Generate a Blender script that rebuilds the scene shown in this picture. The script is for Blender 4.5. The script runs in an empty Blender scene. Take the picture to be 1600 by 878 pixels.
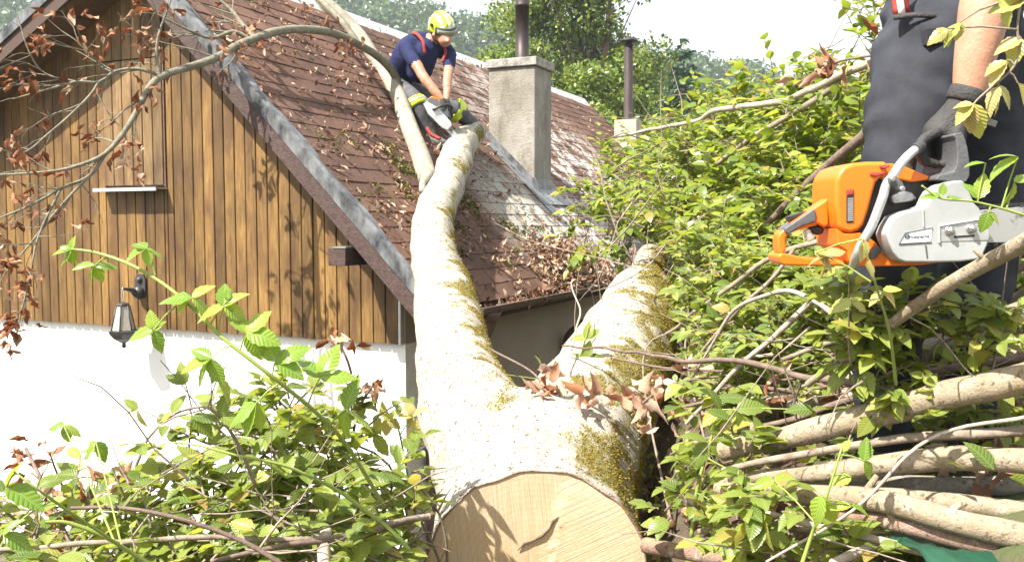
import bpy, bmesh, math, random
import numpy as np
from mathutils import Vector, Matrix, noise
R = math.radians
rng = np.random.default_rng(7); random.seed(7)
sc = bpy.context.scene
col = sc.collection

# ---------------------------------------------------------------- camera
FPX = 1400.0                                   # focal length in pixels of a 1600 px wide picture
PITCH = math.atan((439 - 350) / FPX)
cam = bpy.data.cameras.new('camera'); cam.sensor_width = 36; cam.lens = FPX / 1600 * 36
cam.clip_start = 0.05; cam.clip_end = 3000
camo = bpy.data.objects.new('camera', cam); col.objects.link(camo)
camo.rotation_euler = (math.pi / 2 - PITCH, 0, 0)
sc.camera = camo
# house axes: U runs along the ridge (away), W across the gable (to the left)
AZ = R(24.6)
U = Vector((math.sin(AZ), math.cos(AZ), 0)); W = Vector((-math.cos(AZ), math.sin(AZ), 0)); Z = Vector((0, 0, 1))
# ---------------------------------------------------------------- light
SUN = (-U * 1.0 + W * 0.5 + Z * 1.45).normalized()
world = bpy.data.worlds.new('World'); sc.world = world; world.use_nodes = True
nt = world.node_tree; nt.nodes.clear()
sky = nt.nodes.new('ShaderNodeTexSky'); sky.sky_type = 'NISHITA'; sky.sun_disc = False
sky.sun_elevation = math.asin(SUN.z); sky.sun_rotation = math.atan2(SUN.x, SUN.y)
sky.air_density = 1.0; sky.dust_density = 4.0; sky.ozone_density = 1.0
veil = nt.nodes.new('ShaderNodeMixRGB'); veil.inputs[0].default_value = 0.55
veil.inputs[2].default_value = (10.5, 10.6, 10.7, 1)          # thin bright cloud over the whole sky
bg = nt.nodes.new('ShaderNodeBackground'); bg.inputs[1].default_value = 0.066
wo = nt.nodes.new('ShaderNodeOutputWorld')
nt.links.new(sky.outputs[0], veil.inputs[1]); nt.links.new(veil.outputs[0], bg.inputs[0]); nt.links.new(bg.outputs[0], wo.inputs[0])
sun = bpy.data.lights.new('sun', 'SUN'); sun.energy = 5.0; sun.angle = R(0.5); sun.color = (1.0, 0.95, 0.87)
suno = bpy.data.objects.new('sun', sun); col.objects.link(suno)
suno.rotation_euler = SUN.to_track_quat('Z', 'Y').to_euler()
sc.view_settings.view_transform = 'Standard'; sc.view_settings.look = 'None'
sc.view_settings.exposure = 1.62; sc.view_settings.gamma = 1
sc.cycles.max_bounces = 6; sc.cycles.transparent_max_bounces = 6; sc.cycles.transmission_bounces = 4
sc.cycles.volume_bounces = 0

# ---------------------------------------------------------------- helpers
_F = Vector((0, math.cos(PITCH), -math.sin(PITCH))); _U = Vector((0, math.sin(PITCH), math.cos(PITCH)))
def ray(x, y): return Vector((x - 800, 0, 0)) + _F * FPX + _U * (439 - y)
def P(x, y, Y):
    d = ray(x, y); return d * (Y / d.y)
def H(u, w, z): return U * u + W * w + Z * z              # house coordinates -> world
RA_W, RA_Z, RS = 3.101, -0.386, 0.9964                     # right roof plane
def roof_z(w): return RA_Z + RS * (w - RA_W)
def roof_hit(x, y, h=0.0):
    d = ray(x, y); t = (RA_Z - RS * RA_W + h) / (d.z - RS * d.dot(W)); return d * t
RN = (Z - W * RS).normalized()                             # roof normal

def tag(o, label=None, cat=None, group=None, kind=None):
    if label: o['label'] = label
    if cat: o['category'] = cat
    if group: o['group'] = group
    if kind: o['kind'] = kind
    return o
def link(o, parent=None):
    col.objects.link(o)
    if parent is not None: o.parent = parent
    return o
def thing(name, loc, label, cat, group=None):
    o = bpy.data.objects.new(name, None); o.empty_display_size = 0.1; o.location = loc
    col.objects.link(o); return tag(o, label, cat, group)
def obj(name, me, parent=None, mats=None):
    """link mesh given in world coordinates; parents are un-rotated empties, so shift by the root location"""
    o = bpy.data.objects.new(name, me); link(o, parent)
    if mats is not None:
        for m in (mats if isinstance(mats, (list, tuple)) else [mats]): me.materials.append(m)
    if parent is not None:
        off = Vector((0, 0, 0)); p = parent
        while p is not None: off += p.location; p = p.parent
        o.location = -off
    return o
def np_mesh(name, V, F, UV=None, smooth=True):
    me = bpy.data.meshes.new(name); V = np.asarray(V, np.float32); F = np.asarray(F, np.int32)
    n, k = F.shape
    me.vertices.add(len(V)); me.vertices.foreach_set('co', V.ravel())
    me.loops.add(n * k); me.loops.foreach_set('vertex_index', F.ravel())
    me.polygons.add(n); me.polygons.foreach_set('loop_start', np.arange(0, n * k, k, dtype=np.int32))
    me.polygons.foreach_set('use_smooth', np.full(n, smooth))
    if UV is not None:
        uv = me.uv_layers.new(name='UVMap'); uv.data.foreach_set('uv', np.asarray(UV, np.float32)[F.ravel()].ravel())
    me.update(calc_edges=True); me.validate(); return me
class MB:
    """collects quads / polygons in world space"""
    def __init__(s): s.v = []; s.f = []; s.m = []; s.mi = 0; s.sm = []
    def add(s, vs, fs, smooth=False):
        b = len(s.v); s.v += [tuple(q) for q in vs]
        for f in fs: s.f.append([i + b for i in f]); s.m.append(s.mi); s.sm.append(smooth)
    def hexa(s, c):          # 8 corners: bottom 4 ccw, top 4 ccw
        s.add(c, [(3, 2, 1, 0), (4, 5, 6, 7), (0, 1, 5, 4), (1, 2, 6, 5), (2, 3, 7, 6), (3, 0, 4, 7)])
    def box(s, o, a, b, c):  # origin + three edge vectors
        o, a, b, c = map(Vector, (o, a, b, c))
        if a.cross(b).dot(c) < 0: a, b = b, a
        s.hexa([o, o + a, o + a + b, o + b, o + c, o + a + c, o + a + b + c, o + b + c])
    def prism(s, poly, d):   # polygon (world points) extruded by d
        n = len(poly); poly = [Vector(q) for q in poly]; d = Vector(d)
        nr = Vector((0, 0, 0))
        for i in range(n): nr += poly[i].cross(poly[(i + 1) % n])
        if nr.dot(d) < 0: poly = poly[::-1]
        s.add(poly + [q + d for q in poly], [tuple(range(n))[::-1], tuple(range(n, 2 * n))] + [(i, (i + 1) % n, n + (i + 1) % n, n + i) for i in range(n)])
    def tube(s, pts, rad, n=8, cap=True, smooth=True):
        pts = [Vector(q) for q in pts]; m = len(pts)
        if not hasattr(rad, '__len__'): rad = [rad] * m
        up = None; vs = []; fs = []
        for i in range(m):
            t = (pts[min(i + 1, m - 1)] - pts[max(i - 1, 0)])
            t = t.normalized() if t.length > 1e-9 else Vector((0, 0, 1))
            if up is None:
                up = t.orthogonal().normalized()
            else:
                up = (up - t * up.dot(t)); up = up.normalized() if up.length > 1e-6 else t.orthogonal().normalized()
            r = t.cross(up)
            for k in range(n):
                a = 2 * math.pi * k / n; vs.append(pts[i] + (up * math.cos(a) + r * math.sin(a)) * rad[i])
        for i in range(m - 1):
            for k in range(n):
                k2 = (k + 1) % n; fs.append((i * n + k, i * n + k2, (i + 1) * n + k2, (i + 1) * n + k))
        s.add(vs, fs, smooth)
        if cap:
            b = len(s.v) - len(vs)
            s.f.append([b + k for k in range(n)][::-1]); s.m.append(s.mi); s.sm.append(False)
            s.f.append([b + (m - 1) * n + k for k in range(n)]); s.m.append(s.mi); s.sm.append(False)
    def lathe(s, c, ax, prof, n=16, smooth=True):   # prof: (radius, distance along axis)
        c = Vector(c); ax = Vector(ax).normalized()
        s.tube([c + ax * d for _, d in prof], [max(r, 1e-4) for r, _ in prof], n, True, smooth)
    def sphere(s, c, r, n=12, m=8, sx=None):
        c = Vector(c); vs = []; fs = []
        for i in range(m + 1):
            th = math.pi * i / m
            for k in range(n):
                a = 2 * math.pi * k / n; d = Vector((math.sin(th) * math.cos(a), math.sin(th) * math.sin(a), math.cos(th)))
                if sx is not None: d = sx @ d
                vs.append(c + d * r)
        for i in range(m):
            for k in range(n): k2 = (k + 1) % n; fs.append((i * n + k, (i + 1) * n + k, (i + 1) * n + k2, i * n + k2))
        s.add(vs, fs, True)
    def mesh(s, name):
        me = bpy.data.meshes.new(name); me.from_pydata(s.v, [], s.f); me.update()
        me.polygons.foreach_set('material_index', s.m); me.polygons.foreach_set('use_smooth', s.sm)
        return me
    def build(s, name, mats, parent=None, bevel=0, seg=2, sub=0):
        o = obj(name, s.mesh(name), parent, mats)
        if bevel:
            b = o.modifiers.new('bevel', 'BEVEL'); b.width = bevel; b.segments = seg; b.limit_method = 'ANGLE'; b.angle_limit = R(35)
            o.data.polygons.foreach_set('use_smooth', [True] * len(o.data.polygons))
            w = o.modifiers.new('wn', 'WEIGHTED_NORMAL'); w.keep_sharp = True
        return o
def smooth_path(pts, rad=None, n=6):
    """Catmull-Rom through points (and radii)"""
    pts = [Vector(p) for p in pts]; rad = list(rad) if rad is not None else None
    q = [pts[0] * 2 - pts[1]] + pts + [pts[-1] * 2 - pts[-2]]; out = []; ro = []
    for i in range(1, len(q) - 2):
        for k in range(n):
            t = k / n; a, b, c, d = q[i - 1], q[i], q[i + 1], q[i + 2]
            out.append(0.5 * ((2 * b) + (c - a) * t + (2 * a - 5 * b + 4 * c - d) * t * t + (3 * b - a - 3 * c + d) * t ** 3))
            if rad: ro.append(rad[i - 1] * (1 - t) + rad[i] * t)
    out.append(pts[-1])
    if rad: ro.append(rad[-1]); return out, ro
    return out
def blend(name, chains, voxel, smooth=6, adapt=0):
    """union of tapered tubes turned into ONE continuous skin"""
    mb = MB()
    for pts, rad in chains:
        sp, sr = smooth_path(pts, rad, 5) if len(pts) > 2 else (pts, rad)
        mb.tube(sp, sr, 14)
        mb.sphere(sp[0], sr[0] * .98, 14, 8); mb.sphere(sp[-1], sr[-1] * .98, 14, 8)
    me = mb.mesh(name); o = bpy.data.objects.new(name, me); col.objects.link(o)
    r = o.modifiers.new('r', 'REMESH'); r.mode = 'VOXEL'; r.voxel_size = voxel
    s = o.modifiers.new('s', 'SMOOTH'); s.factor = 0.5; s.iterations = smooth
    ts = bpy.data.scenes.new('tmp'); col.objects.unlink(o); ts.collection.objects.link(o); vl = ts.view_layers[0]; vl.update()
    out = bpy.data.meshes.new_from_object(o.evaluated_get(vl.depsgraph)); bpy.data.scenes.remove(ts)
    bpy.data.objects.remove(o); bpy.data.meshes.remove(me); out.name = name; out.materials.clear()
    out.polygons.foreach_set('use_smooth', [True] * len(out.polygons)); return out
def paint(me, chains, idx):
    """material index of each face = index of the nearest chain"""
    n = len(me.polygons); c = np.zeros(n * 3, np.float32); me.polygons.foreach_get('center', c); c = c.reshape(-1, 3)
    best = np.full(n, 1e9); mi = np.zeros(n, np.int32)
    for (pts, rad), k in zip(chains, idx):
        for i in range(len(pts) - 1):
            a = np.array(pts[i]); b = np.array(pts[i + 1]); ab = b - a; L = max(ab @ ab, 1e-9)
            tu = (c - a) @ ab / L; t = np.clip(tu, 0, 1)
            if k < 0: continue
            d = np.linalg.norm(c - (a + t[:, None] * ab), axis=1) - (rad[i] * (1 - t) + rad[i + 1] * t)
            w = d < best; best[w] = d[w]; mi[w] = k
    me.polygons.foreach_set('material_index', mi)

def displace(me, fn, mask=None):
    """move vertices along their normals by fn(position)"""
    n = len(me.vertices); co = np.zeros(n * 3, np.float32); no = np.zeros(n * 3, np.float32)
    me.vertices.foreach_get('co', co); me.vertex_normals.foreach_get('vector', no); co = co.reshape(-1, 3); no = no.reshape(-1, 3)
    d = np.array([fn(Vector(q)) if mask is None or mask[i] else 0.0 for i, q in enumerate(co.tolist())], np.float32)
    me.vertices.foreach_set('co', (co + no * d[:, None]).ravel()); me.update()
# ---------------------------------------------------------------- materials
def mat(name, base=(.5, .5, .5), rough=.7, metal=0, spec=.4, noise_amt=0, noise_scale=10, c2=None, bump=0, bump_scale=60, stretch=None, extra=None, coat=0):
    m = bpy.data.materials.new(name); m.use_nodes = True; N = m.node_tree.nodes; L = m.node_tree.links
    b = N['Principled BSDF']; b.inputs['Roughness'].default_value = rough; b.inputs['Metallic'].default_value = metal
    b.inputs['Specular IOR Level'].default_value = spec; b.inputs['Coat Weight'].default_value = coat
    b.inputs['Base Color'].default_value = (*base, 1)
    tc = N.new('ShaderNodeTexCoord'); mp = N.new('ShaderNodeMapping'); L.new(tc.outputs['Object'], mp.inputs[0])
    if stretch: mp.inputs['Scale'].default_value = stretch
    if c2 is not None:
        t = N.new('ShaderNodeTexNoise'); t.inputs['Scale'].default_value = noise_scale; t.inputs['Detail'].default_value = 6; t.inputs['Roughness'].default_value = .65
        L.new(mp.outputs[0], t.inputs[0])
        cr = N.new('ShaderNodeValToRGB'); cr.color_ramp.elements[0].position = .5 - noise_amt; cr.color_ramp.elements[1].position = .5 + noise_amt
        cr.color_ramp.elements[0].color = (*base, 1); cr.color_ramp.elements[1].color = (*c2, 1)
        L.new(t.outputs[0], cr.inputs[0]); L.new(cr.outputs[0], b.inputs['Base Color'])
    if bump:
        t2 = N.new('ShaderNodeTexNoise'); t2.inputs['Scale'].default_value = bump_scale; t2.inputs['Detail'].default_value = 5
        L.new(mp.outputs[0], t2.inputs[0]); bp = N.new('ShaderNodeBump'); bp.inputs['Strength'].default_value = bump; bp.inputs['Distance'].default_value = .01
        L.new(t2.outputs[0], bp.inputs['Height']); L.new(bp.outputs[0], b.inputs['Normal'])
    return m
def colour_chain(m): return m.node_tree.nodes, m.node_tree.links, m.node_tree.nodes['Principled BSDF']
def rnd_socket(N, L):
    """a random number per island and per object"""
    g = N.new('ShaderNodeNewGeometry'); oi = N.new('ShaderNodeObjectInfo'); a = N.new('ShaderNodeMath'); a.operation = 'ADD'
    L.new(g.outputs['Random Per Island'], a.inputs[0]); L.new(oi.outputs['Random'], a.inputs[1])
    fr = N.new('ShaderNodeMath'); fr.operation = 'FRACT'; L.new(a.outputs[0], fr.inputs[0]); return fr.outputs[0]
def leaf_mat(name, stops, trans=.5, rough=.33, veins=True, vein_n=9, tcol=1.35, spec=.45):
    m = bpy.data.materials.new(name); m.use_nodes = True; N = m.node_tree.nodes; L = m.node_tree.links
    b = N['Principled BSDF']; b.inputs['Roughness'].default_value = rough; b.inputs['Specular IOR Level'].default_value = spec
    r = rnd_socket(N, L); cr = N.new('ShaderNodeValToRGB'); el = cr.color_ramp.elements
    el[0].position, el[0].color = stops[0][0], (*stops[0][1], 1); el[1].position, el[1].color = stops[-1][0], (*stops[-1][1], 1)
    for p, c in stops[1:-1]: e = el.new(p); e.color = (*c, 1)
    L.new(r, cr.inputs[0]); cs = cr.outputs[0]
    if veins:
        uv = N.new('ShaderNodeUVMap'); sx = N.new('ShaderNodeSeparateXYZ'); L.new(uv.outputs[0], sx.inputs[0])
        ab = N.new('ShaderNodeMath'); ab.operation = 'ABSOLUTE'; L.new(sx.outputs[1], ab.inputs[0])
        k = N.new('ShaderNodeMath'); k.operation = 'MULTIPLY_ADD'; k.inputs[1].default_value = -.45; L.new(ab.outputs[0], k.inputs[0]); L.new(sx.outputs[0], k.inputs[2])
        k2 = N.new('ShaderNodeMath'); k2.operation = 'MULTIPLY'; k2.inputs[1].default_value = vein_n; L.new(k.outputs[0], k2.inputs[0])
        pp = N.new('ShaderNodeMath'); pp.operation = 'PINGPONG'; pp.inputs[1].default_value = .5; L.new(k2.outputs[0], pp.inputs[0])
        st = N.new('ShaderNodeMath'); st.operation = 'SMOOTH_MIN'; st.inputs[2].default_value = .1
        s2 = N.new('ShaderNodeMath'); s2.operation = 'MULTIPLY'; s2.inputs[1].default_value = 3.0; L.new(ab.outputs[0], s2.inputs[0])
        L.new(pp.outputs[0], st.inputs[0]); L.new(s2.outputs[0], st.inputs[1])
        mr = N.new('ShaderNodeMapRange'); mr.inputs[1].default_value = 0; mr.inputs[2].default_value = .16; mr.inputs[3].default_value = .55; mr.inputs[4].default_value = 0
        L.new(st.outputs[0], mr.inputs[0])
        mx = N.new('ShaderNodeMixRGB'); mx.inputs[2].default_value = (.30, .36, .12, 1); L.new(mr.outputs[0], mx.inputs[0]); L.new(cs, mx.inputs[1]); cs = mx.outputs[0]
        bp = N.new('ShaderNodeBump'); bp.inputs['Strength'].default_value = .5; bp.inputs['Distance'].default_value = .004
        L.new(st.outputs[0], bp.inputs['Height']); L.new(bp.outputs[0], b.inputs['Normal'])
    L.new(cs, b.inputs['Base Color'])
    hs = N.new('ShaderNodeHueSaturation'); hs.inputs['Saturation'].default_value = 1.1; hs.inputs['Value'].default_value = tcol; hs.inputs['Hue'].default_value = .478; L.new(cs, hs.inputs['Color'])
    tr = N.new('ShaderNodeBsdfTranslucent'); L.new(hs.outputs[0], tr.inputs[0])
    ms = N.new('ShaderNodeMixShader'); ms.inputs[0].default_value = trans; L.new(b.outputs[0], ms.inputs[1]); L.new(tr.outputs[0], ms.inputs[2])
    L.new(ms.outputs[0], N['Material Output'].inputs[0]); return m
GREEN = [(0, (.10, .16, .03)), (.3, (.17, .235, .04)), (.7, (.25, .31, .055)), (.92, (.32, .36, .075)), (.98, (.40, .37, .08)), (1, (.32, .20, .07))]
M = {}
M['leaf'] = leaf_mat('green_leaf', GREEN)
M['leaf_hedge'] = leaf_mat('hedge_leaf', [(0, (.10, .165, .028)), (.4, (.18, .25, .04)), (.8, (.26, .32, .055)), (.97, (.35, .37, .08)), (1, (.36, .24, .07))], veins=False)
M['leaf_bramble'] = leaf_mat('bramble_leaf', [(0, (.13, .24, .03)), (.6, (.20, .32, .035)), (1, (.30, .38, .06))], trans=.42, rough=.27, vein_n=8)
M['leaf_yellow'] = leaf_mat('yellowing_leaf', [(0, (.30, .33, .07)), (.5, (.38, .36, .10)), (.85, (.45, .38, .16)), (1, (.35, .25, .10))], trans=.35)
M['leaf_dry'] = leaf_mat('dry_leaf', [(0, (.11, .045, .02)), (.4, (.22, .085, .03)), (.75, (.30, .17, .09)), (1, (.44, .33, .24))], trans=.25, rough=.6, veins=False, tcol=1.2, spec=.25)
M['dry_pale'] = leaf_mat('bleached_dry_leaf', [(0, (.30, .15, .085)), (.4, (.42, .26, .17)), (.8, (.52, .38, .28)), (1, (.60, .48, .38))], trans=.3, rough=.6, veins=False, spec=.25)
M['litter'] = leaf_mat('leaf_litter', [(0, (.13, .07, .04)), (.45, (.26, .15, .09)), (.8, (.40, .29, .2)), (1, (.55, .45, .36))], trans=.15, rough=.7, veins=False, spec=.2)
M['leaf_far'] = leaf_mat('tree_leaf', [(0, (.03, .07, .016)), (.5, (.06, .115, .022)), (1, (.12, .175, .035))], trans=.35, veins=False)
M['leaf_pale'] = leaf_mat('pale_tree_leaf', [(0, (.065, .12, .022)), (.5, (.13, .195, .034)), (1, (.24, .28, .055))], trans=.35, veins=False)
M['needle'] = leaf_mat('needle_leaf', [(0, (.018, .05, .02)), (.5, (.03, .075, .028)), (1, (.06, .11, .04))], trans=.1, veins=False)
M['leaf_hill'] = leaf_mat('hill_leaf', [(0, (.022, .055, .016)), (.5, (.045, .095, .024)), (1, (.085, .13, .034))], trans=.25, veins=False)
M['moss'] = leaf_mat('moss_tuft', [(0, (.10, .10, .012)), (.5, (.21, .17, .02)), (1, (.34, .24, .04))], trans=.2, veins=False, rough=.8, spec=.1)
M['moss_dark'] = leaf_mat('dark_moss', [(0, (.04, .055, .012)), (.6, (.10, .12, .02)), (1, (.2, .17, .04))], trans=.2, veins=False, rough=.85, spec=.1)
M['twig'] = mat('twig_bark', (.13, .095, .065), .8, c2=(.29, .24, .19), noise_amt=.2, noise_scale=30, bump=.4)
M['twig_dark'] = mat('dark_twig_bark', (.085, .055, .04), .75, c2=(.18, .13, .10), noise_amt=.2, noise_scale=30, bump=.4)
M['twig_pale'] = mat('pale_twig_bark', (.23, .185, .135), .75, c2=(.38, .33, .27), noise_amt=.2, noise_scale=25, bump=.4)
M['stem_green'] = mat('green_stem', (.16, .24, .04), .5, c2=(.26, .30, .07), noise_amt=.3, noise_scale=8)
M['branch_grey'] = mat('grey_branch_bark', (.10, .092, .062), .8, c2=(.22, .205, .15), noise_amt=.18, noise_scale=22, bump=.5)
def pos_socket(N): return N.new('ShaderNodeNewGeometry').outputs['Position']
def mixc(N, L, fac, a, b, blend='MIX'):
    x = N.new('ShaderNodeMixRGB'); x.blend_type = blend
    for s, v in ((0, fac), (1, a), (2, b)):
        if isinstance(v, bpy.types.NodeSocket): L.new(v, x.inputs[s])
        elif isinstance(v, (int, float)): x.inputs[s].default_value = v
        else: x.inputs[s].default_value = (*v, 1)
    return x.outputs[0]
def noise_n(N, L, src, scale, detail=5, rough=.6, stretch=None):
    if stretch:
        mp = N.new('ShaderNodeMapping'); mp.inputs['Scale'].default_value = stretch; L.new(src, mp.inputs[0]); src = mp.outputs[0]
    t = N.new('ShaderNodeTexNoise'); t.inputs['Scale'].default_value = scale; t.inputs['Detail'].default_value = detail; t.inputs['Roughness'].default_value = rough
    L.new(src, t.inputs[0]); return t.outputs[0]
def rng_n(N, L, src, a, b, c=0, d=1):
    r = N.new('ShaderNodeMapRange'); r.inputs[1].default_value = a; r.inputs[2].default_value = b; r.inputs[3].default_value = c; r.inputs[4].default_value = d
    L.new(src, r.inputs[0]); return r.outputs[0]
def bump_n(N, L, h, b, strength=.4, dist=.01):
    bp = N.new('ShaderNodeBump'); bp.inputs['Strength'].default_value = strength; bp.inputs['Distance'].default_value = dist
    L.new(h, bp.inputs['Height']); L.new(bp.outputs[0], b.inputs['Normal'])
def mul(N, L, a, b):
    m = N.new('ShaderNodeMath'); m.operation = 'MULTIPLY'
    for i, v in enumerate((a, b)):
        if isinstance(v, bpy.types.NodeSocket): L.new(v, m.inputs[i])
        else: m.inputs[i].default_value = v
    return m.outputs[0]
# weathered glazed planks
def plank_mat(name, dark, mid, light):
    m = mat(name, mid, .55, spec=.35); N, L, b = colour_chain(m); p = pos_socket(N)
    grain = noise_n(N, L, p, 3.0, 8, .7, (26, 26, 1.6)); blot = noise_n(N, L, p, 2.6, 4, .6, (2.2, 2.2, .7)); r = rnd_socket(N, L)
    knot = noise_n(N, L, p, 7.0, 2, .5, (1.6, 1.6, .8))
    c = mixc(N, L, rng_n(N, L, grain, .30, .70), dark, light); c = mixc(N, L, .25, c, mid)
    c = mixc(N, L, rng_n(N, L, blot, .42, .62, 0, .8), c, (.075, .038, .016))
    c = mixc(N, L, rng_n(N, L, knot, .70, .76, 0, .7), c, (.13, .06, .025))
    wear = noise_n(N, L, p, 5.0, 9, .8, (8, 8, .9)); c = mixc(N, L, rng_n(N, L, wear, .60, .72, 0, .5), c, (.55, .43, .27))
    hs = N.new('ShaderNodeHueSaturation'); L.new(rng_n(N, L, r, 0, 1, .62, 1.22), hs.inputs['Value']); L.new(c, hs.inputs['Color']); L.new(hs.outputs[0], b.inputs['Base Color'])
    bump_n(N, L, grain, b, .35, .006); return m
M['plank'] = plank_mat('glazed_plank', (.065, .030, .009), (.185, .10, .028), (.30, .18, .055))
M['shutter'] = plank_mat('shutter_plank', (.10, .055, .02), (.21, .13, .055), (.31, .21, .098))
M['soffit'] = mat('soffit_wood', (.075, .04, .025), .7, c2=(.15, .085, .05), noise_amt=.2, noise_scale=3, stretch=(2, 12, 12), bump=.3)
M['fascia'] = mat('brown_fascia', (.034, .018, .015), .65, c2=(.075, .045, .038), noise_amt=.18, noise_scale=28, bump=.5, bump_scale=90)
M['metal_edge'] = mat('weathered_flashing', (.03, .032, .036), .5, metal=.3, c2=(.20, .205, .21), noise_amt=.15, noise_scale=9, stretch=(1, 1, .5), bump=.3, bump_scale=25)
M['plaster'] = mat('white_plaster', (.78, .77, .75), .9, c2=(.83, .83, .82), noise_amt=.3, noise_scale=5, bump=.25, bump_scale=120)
M['plaster_side'] = mat('shade_toned_plaster', (.36, .305, .235), .9, c2=(.42, .36, .285), noise_amt=.25, noise_scale=4, bump=.3, bump_scale=120)  # plaster darkened and warmed, painting in the shade of the side wall
M['gutter'] = mat('brown_gutter', (.085, .05, .04), .45, c2=(.15, .10, .08), noise_amt=.2, noise_scale=20, spec=.5)
M['iron'] = mat('black_iron', (.02, .02, .022), .45, spec=.5, c2=(.05, .05, .05), noise_amt=.2, noise_scale=40, bump=.2)
M['lamp_glass'] = mat('frosted_lamp_glass', (.55, .52, .45), .25, spec=.6, c2=(.42, .38, .30), noise_amt=.2, noise_scale=25)
M['lamp_glass'].node_tree.nodes['Principled BSDF'].inputs['Transmission Weight'].default_value = .35
M['sill'] = mat('zinc_sill', (.45, .45, .46), .4, metal=.5, c2=(.6, .6, .6), noise_amt=.2, noise_scale=14)
# chimney render
m = M['chimney'] = mat('chimney_render', (.4, .37, .32), .92); N, L, b = colour_chain(m); p = pos_socket(N)
c = mixc(N, L, rng_n(N, L, noise_n(N, L, p, 3.0, 8, .7), .35, .65), (.22, .20, .165), (.33, .31, .27))
c = mixc(N, L, rng_n(N, L, noise_n(N, L, p, 4.5, 9, .8, (1, 1, .35)), .50, .64, 0, .85), c, (.15, .13, .10))
c = mixc(N, L, rng_n(N, L, noise_n(N, L, p, 38, 4, .6), .62, .7, 0, .6), c, (.20, .18, .15)); L.new(c, b.inputs['Base Color'])
bump_n(N, L, noise_n(N, L, p, 45, 7, .75), b, .8, .02)
m = M['cap'] = mat('chimney_cap_concrete', (.17, .16, .14), .95, c2=(.34, .325, .30), noise_amt=.12, noise_scale=12, bump=.7, bump_scale=45)
M['pipe'] = mat('flue_pipe', (.022, .017, .017), .5, metal=.3, c2=(.055, .038, .033), noise_amt=.2, noise_scale=6, stretch=(1, 1, .3))
M['lead'] = mat('lead_flashing', (.11, .12, .125), .5, metal=.3, c2=(.26, .28, .28), noise_amt=.2, noise_scale=10, bump=.3, bump_scale=20)
M['lead_white'] = mat('washed_flashing', (.36, .36, .36), .5, metal=.2, c2=(.52, .52, .51), noise_amt=.2, noise_scale=9)
# shingles
def shingle_mat():
    m = mat('worn_shingle', (.2, .1, .08), .85, spec=.2); N, L, b = colour_chain(m); p = pos_socket(N); r = rnd_socket(N, L)
    c = mixc(N, L, r, (.090, .046, .031), (.16, .088, .062))
    c = mixc(N, L, rng_n(N, L, noise_n(N, L, p, 2.2, 5, .6), .42, .62, 0, .6), c, (.065, .040, .032))
    c = mixc(N, L, rng_n(N, L, noise_n(N, L, p, 55, 5, .7), .57, .68, 0, .5), c, (.24, .18, .14))
    # lichen: more of it beyond and below the chimney
    def region(center, r0, r1):
        d = N.new('ShaderNodeVectorMath'); d.operation = 'DISTANCE'; L.new(p, d.inputs[0]); d.inputs[1].default_value = center
        return rng_n(N, L, d.outputs['Value'], r0, r1, 1, 0)
    l1 = noise_n(N, L, p, 5.5, 8, .72)
    g = region(H(8.2, 3.45, roof_z(3.45)), .35, 1.15)
    c = mixc(N, L, mul(N, L, g, rng_n(N, L, l1, .36, .52)), c, (.36, .37, .32))
    g2 = region(H(11.2, 4.3, roof_z(4.3)), .8, 2.6)
    c = mixc(N, L, mul(N, L, g2, rng_n(N, L, noise_n(N, L, p, 3.4, 8, .75, (1, 1, 1.6)), .47, .58)), c, (.52, .47, .42))
    g3 = region(H(9.4, 3.3, roof_z(3.3)), .3, 1.2)
    c = mixc(N, L, mul(N, L, g3, rng_n(N, L, noise_n(N, L, p, 6, 8, .75), .5, .57)), c, (.55, .52, .47))
    c = mixc(N, L, rng_n(N, L, noise_n(N, L, p, 9, 9, .8), .64, .70, 0, .8), c, (.34, .31, .26))
    L.new(c, b.inputs['Base Color']); bump_n(N, L, noise_n(N, L, p, 160, 4, .7), b, .5, .006); return m
M['shingle'] = shingle_mat()
M['deck'] = mat('roof_deck', (.07, .045, .035), .9)
# beech bark
def bark_mat(name, ca, cb, spots, scale=1.0, moss=False):
    m = mat(name, ca, .88, spec=.2); N, L, b = colour_chain(m); p = pos_socket(N)
    c = mixc(N, L, rng_n(N, L, noise_n(N, L, p, 5 * scale, 7, .7), .35, .65), ca, cb)
    c = mixc(N, L, rng_n(N, L, noise_n(N, L, p, 34 * scale, 6, .7), .57, .62, 0, .9), c, spots)
    c = mixc(N, L, rng_n(N, L, noise_n(N, L, p, 14 * scale, 8, .75), .56, .64, 0, .6), c, (.50, .47, .41))
    c = mixc(N, L, rng_n(N, L, noise_n(N, L, p, 8 * scale, 6, .7), .55, .66, 0, .6), c, (.30, .22, .10))
    if moss:
        at = N.new('ShaderNodeAttribute'); at.attribute_name = 'moss'; ad = N.new('ShaderNodeMath'); ad.operation = 'ADD'; L.new(at.outputs['Fac'], ad.inputs[0]); L.new(rng_n(N, L, noise_n(N, L, p, 26, 6, .7), .3, .7, -.45, .45), ad.inputs[1])
        c = mixc(N, L, rng_n(N, L, ad.outputs[0], .12, .5, 0, .8), c, mixc(N, L, noise_n(N, L, p, 60, 3, .6), (.09, .09, .016), (.24, .19, .035)))
    L.new(c, b.inputs['Base Color'])
    a = N.new('ShaderNodeMath'); a.operation = 'ADD'; L.new(noise_n(N, L, p, 95 * scale, 5, .7), a.inputs[0]); L.new(noise_n(N, L, p, 30 * scale, 4, .6), a.inputs[1])
    bump_n(N, L, a.outputs[0], b, .65, .008); return m
M['bark'] = bark_mat('beech_bark', (.28, .255, .205), (.40, .375, .32), (.085, .06, .035), moss=True)
M['bark_roof'] = bark_mat('grey_limb_bark', (.23, .205, .16), (.34, .315, .26), (.10, .085, .06), 1.3)
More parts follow.
